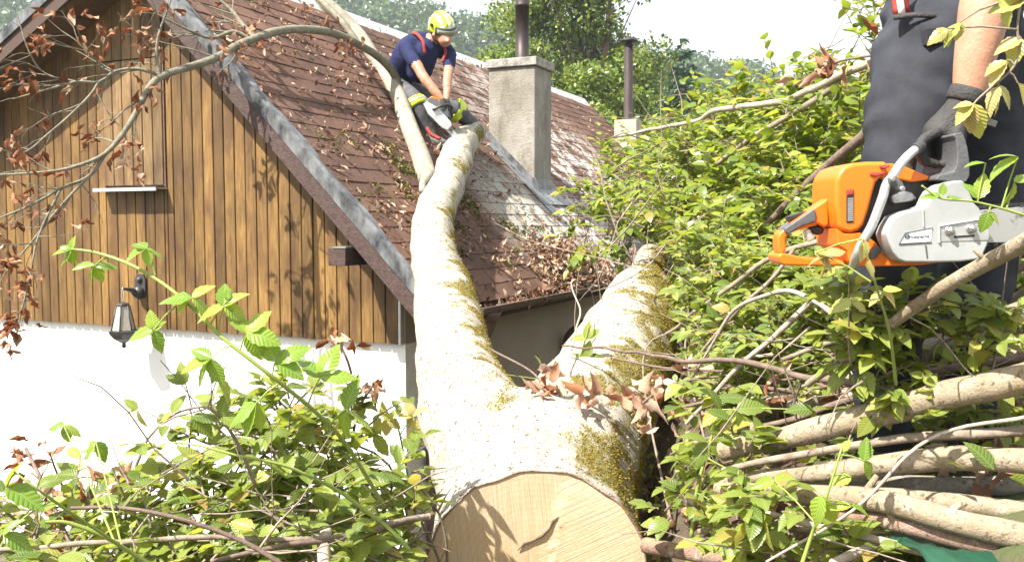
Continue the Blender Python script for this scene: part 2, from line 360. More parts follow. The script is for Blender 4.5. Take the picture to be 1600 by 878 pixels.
M['pole_bark'] = bark_mat('hazel_pole_bark', (.23, .18, .12), (.34, .28, .20), (.12, .08, .05), 2.2)
M['pole_red'] = bark_mat('reddish_pole_bark', (.19, .115, .085), (.29, .20, .155), (.11, .065, .05), 2.2)
M['pole_grey'] = bark_mat('grey_pole_bark', (.18, .165, .135), (.28, .26, .215), (.10, .085, .065), 2.2)
# freshly sawn wood: two saw cuts meeting in a torn seam (UV = face coordinates in metres)
def cut_mat():
    m = mat('sawn_beech', (.66, .47, .27), .75, spec=.25); N, L, b = colour_chain(m)
    uv = N.new('ShaderNodeUVMap').outputs[0]; sx = N.new('ShaderNodeSeparateXYZ'); L.new(uv, sx.inputs[0])
    wob = noise_n(N, L, uv, 9, 5, .7)
    def stripes(rot, sc_, amp):
        mp = N.new('ShaderNodeMapping'); mp.inputs['Rotation'].default_value = (0, 0, rot); L.new(uv, mp.inputs[0])
        mp2 = N.new('ShaderNodeMapping'); mp2.inputs['Scale'].default_value = (sc_, 3.0, 1); L.new(mp.outputs[0], mp2.inputs[0])
        return noise_n(N, L, mp2.outputs[0], 1.0, 6, .75)
    s1 = stripes(R(-6), 130, 0); s2 = stripes(R(64), 120, 0)
    # seam: right of the line u = .06 + .25 * v + wobble
    e = N.new('ShaderNodeMath'); e.operation = 'MULTIPLY_ADD'; e.inputs[1].default_value = -.30; L.new(sx.outputs[1], e.inputs[0]); L.new(sx.outputs[0], e.inputs[2])
    e2 = N.new('ShaderNodeMath'); e2.operation = 'MULTIPLY_ADD'; e2.inputs[1].default_value = .09; L.new(wob, e2.inputs[0]); L.new(e.outputs[0], e2.inputs[2])
    side = rng_n(N, L, e2.outputs[0], .030, .036)
    st = mixc(N, L, side, s1, s2)
    c = mixc(N, L, rng_n(N, L, st, .30, .70), (.52, .385, .245), (.68, .545, .385))
    c = mixc(N, L, rng_n(N, L, noise_n(N, L, uv, 6, 5, .6), .4, .65, 0, .5), c, (.62, .42, .22))
    ln = N.new('ShaderNodeVectorMath'); ln.operation = 'LENGTH'; L.new(uv, ln.inputs[0])
    c = mixc(N, L, rng_n(N, L, ln.outputs['Value'], .06, .20, .35, 0), c, (.56, .35, .17))
    w = N.new('ShaderNodeTexWave'); w.wave_type = 'RINGS'; w.rings_direction = 'SPHERICAL'; w.inputs['Scale'].default_value = 16; w.inputs['Distortion'].default_value = 2.5; w.inputs['Detail'].default_value = 2
    L.new(uv, w.inputs[0]); c = mixc(N, L, rng_n(N, L, w.outputs['Fac'], .55, 1, 0, .2), c, (.50, .31, .15))
    L.new(c, b.inputs['Base Color']); bump_n(N, L, st, b, .6, .010); return m
M['cut'] = cut_mat()
M['cut_small'] = mat('sawn_pole_end', (.55, .40, .24), .8, c2=(.70, .55, .36), noise_amt=.2, noise_scale=30)
m = M['ground'] = mat('bank_soil', (.075, .055, .035), .95); N, L, b = colour_chain(m); p = pos_socket(N)
c = mixc(N, L, rng_n(N, L, noise_n(N, L, p, 3, 6, .7), .4, .6), (.06, .045, .03), (.12, .09, .055))
c = mixc(N, L, rng_n(N, L, noise_n(N, L, p, 1.2, 5, .6), .5, .6), c, (.06, .09, .025)); L.new(c, b.inputs['Base Color']); bump_n(N, L, noise_n(N, L, p, 25, 6, .7), b, .8, .03)
M['hill'] = mat('wooded_slope', (.035, .06, .022), .95, c2=(.055, .085, .03), noise_amt=.2, noise_scale=.05)

# ---------------------------------------------------------------- ground: a bank that rises to the right and drops to the house
def sstep(a, b, x):
    t = np.clip((x - a) / (b - a), 0, 1); return t * t * (3 - 2 * t)
def ground_z(x, y):
    x = np.asarray(x, float); y = np.asarray(y, float)
    z = -1.46 + .85 * sstep(.25, 1.15, x) + .9 * sstep(1.2, 5.0, x)           # bank on the right
    z = z - .10 * sstep(-.3, -2.0, x) - 1.3 * sstep(-1.5, -4.5, x)
    wdist = -x * math.cos(AZ) + y * math.sin(AZ); udist = x * math.sin(AZ) + y * math.cos(AZ)
    yard = sstep(1.1, 2.6, wdist) * sstep(3.0, 4.2, udist)                      # foot of the house
    z = z * (1 - yard) + -3.0 * yard
    far = sstep(8, 22, y); z = z * (1 - far) + (-3.0 + .0 * x) * far
    z = z + .05 * np.sin(x * 3.1 + 1) * np.cos(y * 2.3) * (1 - far)
    return z
def gz(x, y): return float(ground_z(x, y))
gx = np.concatenate([-np.geomspace(900, 6, 22), np.linspace(-5.5, 6, 70), np.geomspace(6.5, 900, 24)])
gy = np.concatenate([-np.geomspace(60, 3, 8), np.linspace(-2.6, 12, 84), np.geomspace(12.6, 1200, 28)])
X, Y = np.meshgrid(gx, gy); V = np.stack([X, Y, ground_z(X, Y)], -1).reshape(-1, 3)
i = np.arange(len(gy) - 1)[:, None] * len(gx) + np.arange(len(gx) - 1)[None]
F = np.stack([i, i + 1, i + 1 + len(gx), i + len(gx)], -1).reshape(-1, 4)
g = obj('ground', np_mesh('ground', V, F), None, M['ground']); tag(g, 'dark soil bank falling away towards the house', 'ground', kind='structure')

# wooded hill far behind: crest given by its bearing and height
CREST = [(-900, -60), (0, -22), (300, -14), (520, -2), (620, 6), (700, 15), (800, 26), (900, 55), (1000, 82), (1100, 95), (1200, 112), (1350, 150), (1600, 190), (2400, 230)]
def hill_z(x, y):
    """slope rising from y = 110 to a crest near y = 230"""
    bx = np.asarray(x) / np.maximum(np.asarray(y), 1) * FPX + 800
    top = np.interp(bx, [c[0] for c in CREST], [c[1] for c in CREST]); zc = (350 - top) / FPX * 230 - 9
    return -6 + (zc + 6) * sstep(95, 230, np.asarray(y, float)) - .12 * np.maximum(np.asarray(y, float) - 230, 0)
gx = np.linspace(-330, 330, 60); gy = np.linspace(90, 330, 30)
X, Y = np.meshgrid(gx, gy); V = np.stack([X, Y, hill_z(X, Y)], -1).reshape(-1, 3)
i = np.arange(len(gy) - 1)[:, None] * len(gx) + np.arange(len(gx) - 1)[None]
F = np.stack([i, i + 1, i + 1 + len(gx), i + len(gx)], -1).reshape(-1, 4)
o = obj('hill', np_mesh('hill', V, F), None, M['hill']); tag(o, 'steep hillside under the distant wood', 'hill', kind='structure')

# ---------------------------------------------------------------- house
U0 = 5.575; UE = 15.7; OV = .40; WR = 3.437; WL = 9.9; RW, RZ = 5.76, roof_z(5.76); LS = .513
UG = U0 - OV                                    # plane of the bargeboards
ZB = -.877                                      # lower edge of the boarding
def left_z(w): return RZ - LS * (w - RW)
house = thing('timber_gabled_house', H(8, 6, -3), 'house with boarded gable, white plaster wall and brown shingle roof', 'house')
# masonry
mb = MB(); wt = .3
mb.box(H(U0 + .05, WR, -3.3), U * wt, W * (WL - WR), Z * (3.3 + ZB - .004)); mb.build('gable_wall', M['plaster'], house)
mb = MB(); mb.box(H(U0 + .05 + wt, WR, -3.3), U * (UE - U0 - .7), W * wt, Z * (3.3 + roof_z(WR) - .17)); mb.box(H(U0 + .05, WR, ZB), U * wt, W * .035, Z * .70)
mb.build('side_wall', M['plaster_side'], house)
mb = MB(); mb.box(H(U0 + .05 + wt, WL - wt, -3.3), U * (UE - U0 - .7), W * wt, Z * (3.3 + left_z(WL) - .2)); mb.build('back_wall', M['plaster'], house)
# plaster behind the boards (upper gable core)
mb = MB(); mb.prism([H(U0 + .06, WR + .04, ZB), H(U0 + .06, WL, ZB), H(U0 + .06, WL, left_z(WL) - .2), H(U0 + .06, RW, RZ - .2), H(U0 + .06, WR + .04, roof_z(WR + .04) - .2)], U * .24)
mb.build('gable_core', M['soffit'], house)
mb = MB(); mb.prism([H(UE - .4, WR + .3, -3.3), H(UE - .4, WL - .3, -3.3), H(UE - .4, WL - .3, left_z(WL) - .25), H(UE - .4, RW, RZ - .25), H(UE - .4, WR + .3, roof_z(WR) - .25)], U * .25)
mb.build('rear_wall', M['plaster'], house)
# boarding of the gable, one object per board
SH = (5.70, 6.375, .315, 1.36)                   # shutter: w0 w1 z0 z1
def gable_top(w): return (roof_z(w) if w < RW else left_z(w)) - .10
def plank(name, w0, w1, z0, mat_, parent, front=.0, ztop=None, th=.026):
    mb = MB(); g = .0042; a, b = w0 + g, w1 - g
    za = min(gable_top(a), ztop) if ztop is not None else gable_top(a); zb = min(gable_top(b), ztop) if ztop is not None else gable_top(b)
    e = .004; u0, u1 = U0 + front, U0 + front + th
    # boards with eased front edges
    prof = [(a, u1), (a, u0 + e), (a + e, u0), (b - e, u0), (b, u0 + e), (b, u1)]
    def zt(w): return za + (zb - za) * (w - a) / (b - a)
    n = len(prof); vs = [H(u, w, z0) for w, u in prof] + [H(u, w, zt(w)) for w, u in prof]
    mb.add(vs, [tuple(range(n)), tuple(range(n, 2 * n))[::-1]] + [(k, n + k, n + (k + 1) % n, (k + 1) % n) for k in range(n)])
    return mb.build(name, mat_, parent)
BW = .1075; w = WR + .03; k = 0; jl, jr = SH[0] - .014, SH[1] + .014
edges_w = []
while w < WL - .05: edges_w.append(w); w += BW
edges_w = sorted([e_ for e_ in edges_w if abs(e_ - jl) > .03 and abs(e_ - jr) > .03] + [jl, jr]) + [WL]
for w, w1 in zip(edges_w[:-1], edges_w[1:]):
    dz = random.uniform(-.004, .004); fr = random.uniform(-.002, .002)
    if w > jl - .001 and w1 < jr + .001: plank('plank', w, w1, ZB + dz, M['plank'], house, fr, SH[2] - .02)
    else: plank('plank', w, w1, ZB + dz, M['plank'], house, fr)
mb = MB(); mb.box(H(U0 - .004, WR + .008, ZB - .002), U * .05, W * .02, Z * (roof_z(WR) - ZB - .05)); mb.build('corner_strip', M['sill'], house)
mb = MB(); mb.box(H(U0 + .028, WR + .035, ZB + .01), U * .03, W * (WL - WR - .06), Z * .06); mb.build('batten', M['soffit'], house)
# loft shutter with infill boards above
mb = MB(); mb.box(H(U0 + .004, SH[0] + .01, SH[2]), U * .03, W * (SH[1] - SH[0] - .02), Z * (SH[3] - SH[2])); shut = mb.build('shutter', M['soffit'], house)
nb = 6; bw = (SH[1] - SH[0]) / nb
for k in range(nb): plank('plank', SH[0] + k * bw, SH[0] + (k + 1) * bw, SH[2] + .01, M['shutter'], shut, -.022, SH[3], .024)
for k in range(nb): plank('plank', SH[0] + k * bw, SH[0] + (k + 1) * bw, SH[3] + .012, M['shutter'], house, -.016, 3.0, .024)
mb = MB()
for ww in (SH[0] - .006, SH[1] + .006): mb.box(H(U0 - .012, ww - .007, SH[2] - .01), U * .03, W * .014, Z * (SH[3] + .27 - SH[2]))
mb.build('shutter_frame', M['soffit'], house)
mb = MB(); mb.box(H(U0 - .13, SH[0] - .02, SH[2] - .028), U * .15, W * (SH[1] - SH[0] + .04), Z * .012); mb.box(H(U0 - .13, SH[0] - .02, SH[2] - .044), U * .012, W * (SH[1] - SH[0] + .04), Z * .018)
mb.build('window_sill', M['sill'], house)
# roof deck (both planes) as one body, shingles on top
UD = UE + .1
EW = 2.93; LW = WL + .45                         # eaves
th = .12
mb = MB()
mb.prism([H(UG + .03, EW, roof_z(EW) - .03), H(UG + .03, RW, RZ - .03), H(UG + .03, LW, left_z(LW) - .03), H(UG + .03, LW, left_z(LW) - .03 - th), H(UG + .03, RW, RZ - .04 - th), H(UG + .03, EW, roof_z(EW) - .03 - th)], U * (UD - UG - .06))
roof = mb.build('roof', M['deck'], house)
mb = MB()                                        # boards lining the underside of the overhang
for k in range(14):
    wa = RW + .05 + k * .32; wb = wa + .31
    mb.prism([H(UG + .035, wa, left_z(wa) - .17), H(UG + .035, wb, left_z(wb) - .17), H(UG + .035, wb, left_z(wb) - .195), H(UG + .035, wa, left_z(wa) - .195)], U * (OV + .02))
for k in range(8):
    wa = EW + .03 + k * .35; wb = wa + .34
    mb.prism([H(UG + .035, wa, roof_z(wa) - .17), H(UG + .035, wb, roof_z(wb) - .17), H(UG + .035, wb, roof_z(wb) - .195), H(UG + .035, wa, roof_z(wa) - .195)], U * (OV + .02))
mb.build('soffit_board', M['soffit'], roof)
# bargeboards and their metal covers
SL = (W + Z * RS).normalized(); LL = (W - Z * LS).normalized()
def barge(u, a, b, zf, top, bot, thick, name, m, seg=1, jit=0):
    mb = MB(); mb.prism([H(u, a, zf(a) + top), H(u, b, zf(b) + top), H(u, b, zf(b) + bot), H(u, a, zf(a) + bot)], U * thick); return mb.build(name, m, house, .004)
barge(UG, EW - .02, RW + .02, roof_z, -.045, -.245, .028, 'bargeboard', M['fascia'])
barge(UG, RW + .02, LW, left_z, -.05, -.20, .028, 'bargeboard', M['deck'])
mb = MB(); n = 26; vs = []; fs = []              # dented sheet-metal verge strip lapping onto the shingles
for i in range(n + 1):
    a = EW - .04 + (RW + .02 - EW + .04) * i / n
    j = random.uniform(-.004, .004); lap = .15 + .03 * math.sin(i * 1.3) + random.uniform(-.012, .012)
    base = H(UG - .018, a, roof_z(a))
    for du, dn in ((0, -.05), (-.004, .034 + j * .3), (.03, .048), (.06, .044 + j), (lap * .62, .040 + abs(j)), (lap * .62 + .006, .012)):
        vs.append(base + U * du + RN * dn)
for i in range(n):
    for k in range(5): fs.append((i * 6 + k, i * 6 + k + 1, (i + 1) * 6 + k + 1, (i + 1) * 6 + k))
mb.add(vs, fs, False); o = mb.build('verge_flashing', M['metal_edge'], house)
so = o.modifiers.new('s', 'SOLIDIFY'); so.thickness = .004
mb = MB(); mb.prism([H(UG - .02, RW, RZ + .02), H(UG - .02, LW, left_z(LW) + .02), H(UG - .02, LW, left_z(LW) - .07), H(UG - .02, RW, RZ - .07)], U * .16); mb.build('verge_flashing', M['metal_edge'], house)
# left plane covering and ridge cap
mb = MB(); mb.prism([H(UG + .14, RW + .01, RZ - .02), H(UG + .14, LW, left_z(LW) - .02), H(UG + .14, LW, left_z(LW) + .008), H(UG + .14, RW + .01, RZ + .008)], U * (UD - UG - .16)); mb.build('roof_covering', M['shingle'], roof)
mb = MB(); nseg = 9; Ls = (UD - UG) / nseg
for k in range(nseg):
    u = UG - .02 + k * Ls; r = random.uniform(-.004, .004)
    mb.prism([H(u, RW - .13, roof_z(RW - .13) + .018), H(u, RW, RZ + .042 + r), H(u, RW + .13, left_z(RW + .13) + .018), H(u, RW + .13, left_z(RW + .13) + .012), H(u, RW, RZ + .034 + r), H(u, RW - .13, roof_z(RW - .13) + .012)], U * (Ls + .03))
mb.build('ridge_cap', M['lead_white'], roof)
# shingles, laid in courses; the ones that show largest are objects, the rest one part
EXP = .155; TW = .30
# one shared slightly warped slab: x along U, y up the slope, z normal
def slab(seed):
    r = random.Random(seed); L_ = EXP + .07; n = 3; vs = []
    for j in range(2):
        for i in range(n + 1):
            x = (i / n - .5) * (TW - .006); y = j * L_; z = (.012 if j == 0 else .004) + r.uniform(-.0015, .0025) * (1 - j)
            y += r.uniform(-.003, .003) * (1 - j)
            vs += [(x, y, z), (x, y, z - .010)]
    fs = []; s = 2 * (n + 1)
    for i in range(n):
        a = 2 * i; fs += [(a, a + 2, s + a + 2, s + a), (a + 1, s + a + 1, s + a + 3, a + 3), (a, a + 1, a + 3, a + 2)]
    fs += [(0, s, s + 1, 1), (2 * n, 2 * n + 1, s + 2 * n + 1, s + 2 * n)]
    return vs, fs
slabs = [slab(k) for k in range(4)]; slab_me = []
for vs, fs in slabs:
    me = bpy.data.meshes.new('shingle'); me.from_pydata(vs, [], fs); me.materials.append(M['shingle']); slab_me.append(me)
shl = []
nc = int((RW - EW) * math.sqrt(1 + RS * RS) / EXP) + 1
for c in range(nc):
    s = -.03 + c * EXP; u = UG + .012 + random.uniform(0, .006); first = (c % 2) == 1
    while u < UD:
        base = H(0, EW, roof_z(EW)) + SL * s; top = (base.dot(W) + SL.dot(W) * (EXP + .07))
        if top < RW + .03:
            uu = u + TW / 2 + random.uniform(-.004, .004)
            p = U * uu + Vector((base.x, base.y, base.z)) + RN * (.006 + random.uniform(0, .003))
            ang = random.gauss(0, .008); tilt = random.gauss(0, .006)
            Rm = Matrix((U, SL, RN)).transposed() @ Matrix.Rotation(ang, 3, 'Z') @ Matrix.Rotation(tilt, 3, 'X')
            hf = .5 if first else 1.0
            if first: p = p - U * TW * .25
            shl.append((p, Rm, random.randrange(4), hf))
        u += TW * (.5 if first else 1); first = False
def vis_size(p):
    d = p.y; x = p.x / d * FPX + 800
    return -1 if x < 150 or x > 1080 or (p.x / d * FPX + 800 > 620 and p.dot(W) < 3.2 and p.dot(U) < 6.0) else 1 / d
order = sorted(range(len(shl)), key=lambda i: -vis_size(shl[i][0])); near = set(order[:300])
mb = MB()
for i, (p, Rm, k, hf) in enumerate(shl):
    if i in near:
        o = bpy.data.objects.new('shingle', slab_me[k]); link(o, roof)
        m4 = Rm.to_4x4(); o.rotation_euler = m4.to_euler(); o.location = p; o.scale.x = hf
    else:
        vs, fs = slabs[k]; mb.add([p + Rm @ Vector((v[0] * hf, v[1], v[2])) for v in vs], fs)
o = mb.build('shingle', M['shingle'], roof); tag(o, kind='stuff')
# gutter with brackets
mb = MB(); n = 9; gp = []; GR = .062; gw, gzz = EW - .05, roof_z(EW) - .045
for i in range(n + 1):
    a = math.pi + math.pi * i / n; gp.append((gw + GR * math.cos(a), gzz + GR * math.sin(a)))
gi = [(gw + (GR - .004) * math.cos(math.pi + math.pi * i / n), gzz + (GR - .004) * math.sin(math.pi + math.pi * i / n)) for i in range(n, -1, -1)]
ga, gb = UG - .0, UE - .1
mb.prism([H(ga, w_, z_) for w_, z_ in gp + gi], U * (gb - ga))
mb.tube([H(ga, gw - GR, gzz + .002), H(gb, gw - GR, gzz + .002)], .009, 8)
gutter = mb.build('gutter', M['gutter'], house)
for k in range(9):
    u = UG + .5 + k * 1.15; mb = MB(); pr = [H(u, gw + (GR + .006) * math.cos(math.pi + math.pi * i / 8), gzz + (GR + .006) * math.sin(math.pi + math.pi * i / 8)) for i in range(9)]
    mb.tube(pr + [H(u, gw + GR + .03, gzz + .02)], .009, 6); mb.build('gutter_bracket', M['gutter'], gutter)
# downpipes: one at the near corner, a swan neck further along
def downpipe(u, bottom):
    pts = [H(u, gw, gzz - .03), H(u, gw, gzz - .12), H(u, gw + .10, gzz - .28), H(u, WR - .14, gzz - .52), H(u, WR - .065, gzz - .66), H(u, WR - .065, gzz - .9), H(u, WR - .065, bottom)]
    mb = MB(); sp = smooth_path(pts, None, 4); mb.tube(sp, .05, 14); mb.lathe(H(u, gw, gzz - .12), Z, [(.055, 0), (.062, .03), (.085, .07)], 14)
    for z_ in (gzz - 1.0, gzz - 1.9): mb.lathe(H(u, WR - .065, z_), Z, [(.054, 0), (.057, .02), (.054, .04)], 14)
    mb.build('downpipe', M['gutter'], house)
downpipe(5.90, -3.0); downpipe(8.75, -2.9)
# purlin end under the verge
mb = MB(); wp = 3.60; mb.box(H(UG - .06, wp, roof_z(wp) - .40), U * (OV + .1), W * .145, Z * .125); mb.build('purlin_end', M['fascia'], house, .006)
mb = MB(); mb.box(H(UG - .065, wp - .006, roof_z(wp) - .278), U * .12, W * .11, Z * .012); mb.build('purlin_cover', M['lead'], house)
# chimney
CU0, CU1, CW0, CW1 = 8.99, 9.47, 3.845, 4.40; CT = 1.70
mb = MB(); mb.box(H(CU0, CW0, roof_z(CW0) - .3), U * (CU1 - CU0), W * (CW1 - CW0), Z * (CT - roof_z(CW0) + .3)); chim = mb.build('chimney', M['chimney'], house, .014, 3)
mb = MB(); e = .03; n = 8; rows = []
mb.box(H(CU0 - e, CW0 - e, CT + .002), U * (CU1 - CU0 + 2 * e), W * (CW1 - CW0 + 2 * e), Z * .095); cp = mb.build('cap_slab', M['cap'], chim, .012, 2)
mb = MB(); mb.lathe(H((CU0 + CU1) / 2, 4.10, CT + .09), Z, [(.078, 0), (.078, .05), (.076, .051), (.076, .60), (.079, .601), (.079, .64), (.076, .641), (.076, 1.35), (.10, 1.36), (.012, 1.48)], 24); mb.build('flue_pipe', M['pipe'], chim)
mb = MB()    # stepped lead on the gable side, apron below
mb.prism([H(CU0 - .012, CW0 - .06, roof_z(CW0 - .06) + .0), H(CU0 - .012, CW1 + .05, roof_z(CW1 + .05)), H(CU0 - .012, CW1 + .05, roof_z(CW1 + .05) + .11), H(CU0 - .012, CW0 - .0, roof_z(CW0) + .13), H(CU0 - .012, CW0 - .06, roof_z(CW0) + .06)], U * .010)
mb.build('side_flashing', M['metal_edge'], chim)
mb = MB(); q = H(CU0 - .19, CW0 - .30, roof_z(CW0 - .30)) + RN * .026; mb.box(q, U * .20, SL * 1.15, RN * .004); mb.build('soaker_flashing', M['lead'], chim)
mb = MB(); q = H(CU0 - .16, CW0 - .17, roof_z(CW0 - .17)) + RN * .032; mb.box(q, U * .72, SL * .235, RN * .004)
mb.box(H(CU0 - .004, CW0 - .013, roof_z(CW0) - .02), U * (CU1 - CU0 + .008), W * .010, Z * .16); mb.build('apron_flashing', M['lead'], chim)
# second flue with its own little stack near the far verge
u2, w2 = 15.1, 4.55
mb = MB(); mb.box(H(u2, w2, roof_z(w2) - .2), U * .34, W * .40, Z * .95); ch2 = mb.build('chimney', M['plaster_side'], house, .01)
c2 = H(u2 + .17, w2 + .2, roof_z(w2) + .74); mb = MB(); mb.lathe(c2, Z, [(.085, 0), (.085, .02), (.08, .021), (.08, 1.32)], 18); mb.build('flue_pipe', M['pipe'], ch2)
mb = MB(); mb.lathe(c2 + Z * 1.32, Z, [(.08, 0), (.06, .012), (.06, .05), (.16, .052), (.145, .075), (.02, .14)], 18); mb.build('flue_cowl', M['pipe'], ch2)
barge(UD - .02, EW, RW, roof_z, .02, -.20, .03, 'bargeboard', M['fascia'])
# wall lantern (hangs on a bracket: its own thing)
LB = H(U0 - .001, 6.0, -.52)
lan = thing('wall_lantern', LB, 'black wrought iron lantern with pale panes hanging on the boarded gable', 'lantern')
mb = MB(); q = LB + Z * 0
mb.prism([q + W * dx + Z * dz for dx, dz in ((-.045, -.10), (.045, -.10), (.06, -.03), (.06, .05), (.035, .10), (-.035, .10), (-.06, .05), (-.06, -.03))], -U * .018); mb.build('back_plate', M['iron'], lan, .004)
tip = q - U * .20 - Z * .015
mb = MB(); pts, rd = smooth_path([q - U * .01 - Z * .06, q - U * .05 - Z * .07, q - U * .10 - Z * .035, q - U * .16 - Z * .02, tip], [.045, .036, .022, .013, .010], 5); mb.tube(pts, rd, 10); mb.sphere(q - U * .03 - Z * .05, .05); mb.sphere(q - U * .02 + Z * .05, .028)
mb.build('bracket_arm', M['iron'], lan)
mb = MB()
for s in (-1, 1): mb.tube(smooth_path([tip + Z * .012, tip + W * .012 * s - Z * .05, tip + W * .004 * s - Z * .115], None, 4), .003, 6)
mb.build('hanger', M['sill'], lan)
lt = tip - Z * .11; mb = MB(); n = 6
mb.lathe(lt, -Z, [(.018, 0), (.05, .012), (.055, .025), (.052, .03)], 6, False)
mb.lathe(lt - Z * .232, -Z, [(.105, 0), (.125, .004), (.115, .03), (.08, .07), (.035, .10), (.016, .108), (.016, .125), (.022, .13), (.012, .148)], 6, False)
for k in range(6):
    a = math.pi / 3 * k; d = W * math.cos(a) + U * math.sin(a); mb.tube([lt - Z * .03 + d * .052, lt - Z * .235 + d * .094], .006, 6)
mb.build('lantern_frame', M['iron'], lan)
for k in range(6):
    a0, a1 = math.pi / 3 * k, math.pi / 3 * (k + 1); d0 = W * math.cos(a0) + U * math.sin(a0); d1 = W * math.cos(a1) + U * math.sin(a1); nn = (d0 + d1).normalized()
    mb = MB(); mb.prism([lt - Z * .034 + d0 * .047, lt - Z * .034 + d1 * .047, lt - Z * .23 + d1 * .089, lt - Z * .23 + d0 * .089], nn * .003); mb.build('pane', M['lamp_glass'], lan)
# ---------------------------------------------------------------- leaves
def leaf_template(nl=6, width=.34, fold=.25, curl=.25, serr=0.0, tip=1.0, twist=0.0, wavy=0.0):
    V = []; UV = []
    for i in range(nl + 1):
        t = i / nl; w = width * (math.sin(math.pi * t ** .85) ** .8 if 0 < t < 1 else 0.0) * (1 - .25 * t * tip)
        if i == 0: w = .012
        if i == nl: w = .004
        if serr and 0 < i < nl: w *= 1 + serr * (1 if i % 2 else -1)
        z0 = -curl * t * t; tw = twist * t
        for s in (-1, 0, 1):
            y = s * w; z = z0 + abs(s) * w * fold + (wavy * math.sin(t * 9 + s) * w if s else 0)
            V.append((t, y * math.cos(tw) - (z - z0) * math.sin(tw), z0 + (z - z0) * math.cos(tw) + y * math.sin(tw))); UV.append((t, s * w / max(width, .01) * .5))
    F = []
    for i in range(nl):
        a = 3 * i; F += [(a, a + 3, a + 4, a + 1), (a + 1, a + 4, a + 5, a + 2)]
    return np.array(V, float), np.array(F), np.array(UV, float)
T_BIG = [leaf_template(10, .33, .22, .22, .07), leaf_template(10, .36, .10, .35, .07, twist=.3), leaf_template(10, .30, .45, .12, .07, twist=-.35), leaf_template(10, .34, -.12, .5, .06, wavy=.15)]
T_MID = [leaf_template(5, .33, .22, .25), leaf_template(5, .36, .05, .42, twist=.3), leaf_template(5, .29, .5, .1, twist=-.3)]
T_LOW = [leaf_template(2, .40, .2, .25), leaf_template(2, .36, .4, .1)]
T_DRY = [leaf_template(5, .26, .9, .3, wavy=.5, twist=.8), leaf_template(5, .22, 1.3, -.35, wavy=.6, twist=-1.0), leaf_template(5, .30, .6, .7, wavy=.6, twist=.5)]
def bake(name, temps, mats3, pos, mat_, parent=None, pick=None):
    """many transformed leaves as one mesh"""
    n = len(pos); pick = rng.integers(0, len(temps), n) if pick is None else pick; Vs = []; Fs = []; Us = []; b = 0
    for k, (tv, tf, tu) in enumerate(temps):
        s = pick == k; c = int(s.sum())
        if not c: continue
        v = np.einsum('nij,vj->nvi', mats3[s], tv) + pos[s][:, None, :]
        Vs.append(v.reshape(-1, 3)); Us.append(np.tile(tu, (c, 1)))
        Fs.append((tf[None] + (np.arange(c) * len(tv))[:, None, None]).reshape(-1, tf.shape[1]) + b); b += c * len(tv)
    me = np_mesh(name, np.concatenate(Vs), np.concatenate(Fs), np.concatenate(Us))
    return obj(name, me, parent, mat_)
_lm = {}
def leaf_obj(name, temps, k, m3, p, mat_, parent, tagname):
    key = (tagname, k)
    if key not in _lm:
        tv, tf, tu = temps[k]; me = np_mesh(name, tv, tf, tu); me.materials.append(mat_); _lm[key] = me
    o = bpy.data.objects.new(name, _lm[key]); link(o, parent)
    m = Matrix([list(r) for r in m3]).to_4x4(); m.translation = Vector(p)
    off = Vector((0, 0, 0)); q = parent
    while q is not None: off += q.location; q = q.parent
    m.translation -= off; o.matrix_basis = m; return o
def frames(d, n):
    """rotation matrices (columns x=d, z~n)"""
    d = d / np.maximum(np.linalg.norm(d, axis=1, keepdims=True), 1e-9)
    z = n - d * np.sum(n * d, 1, keepdims=True); z /= np.maximum(np.linalg.norm(z, axis=1, keepdims=True), 1e-9)
    y = np.cross(z, d); return np.stack([d, y, z], -1)
def rand_unit(n):
    v = rng.normal(size=(n, 3)); return v / np.linalg.norm(v, axis=1, keepdims=True)
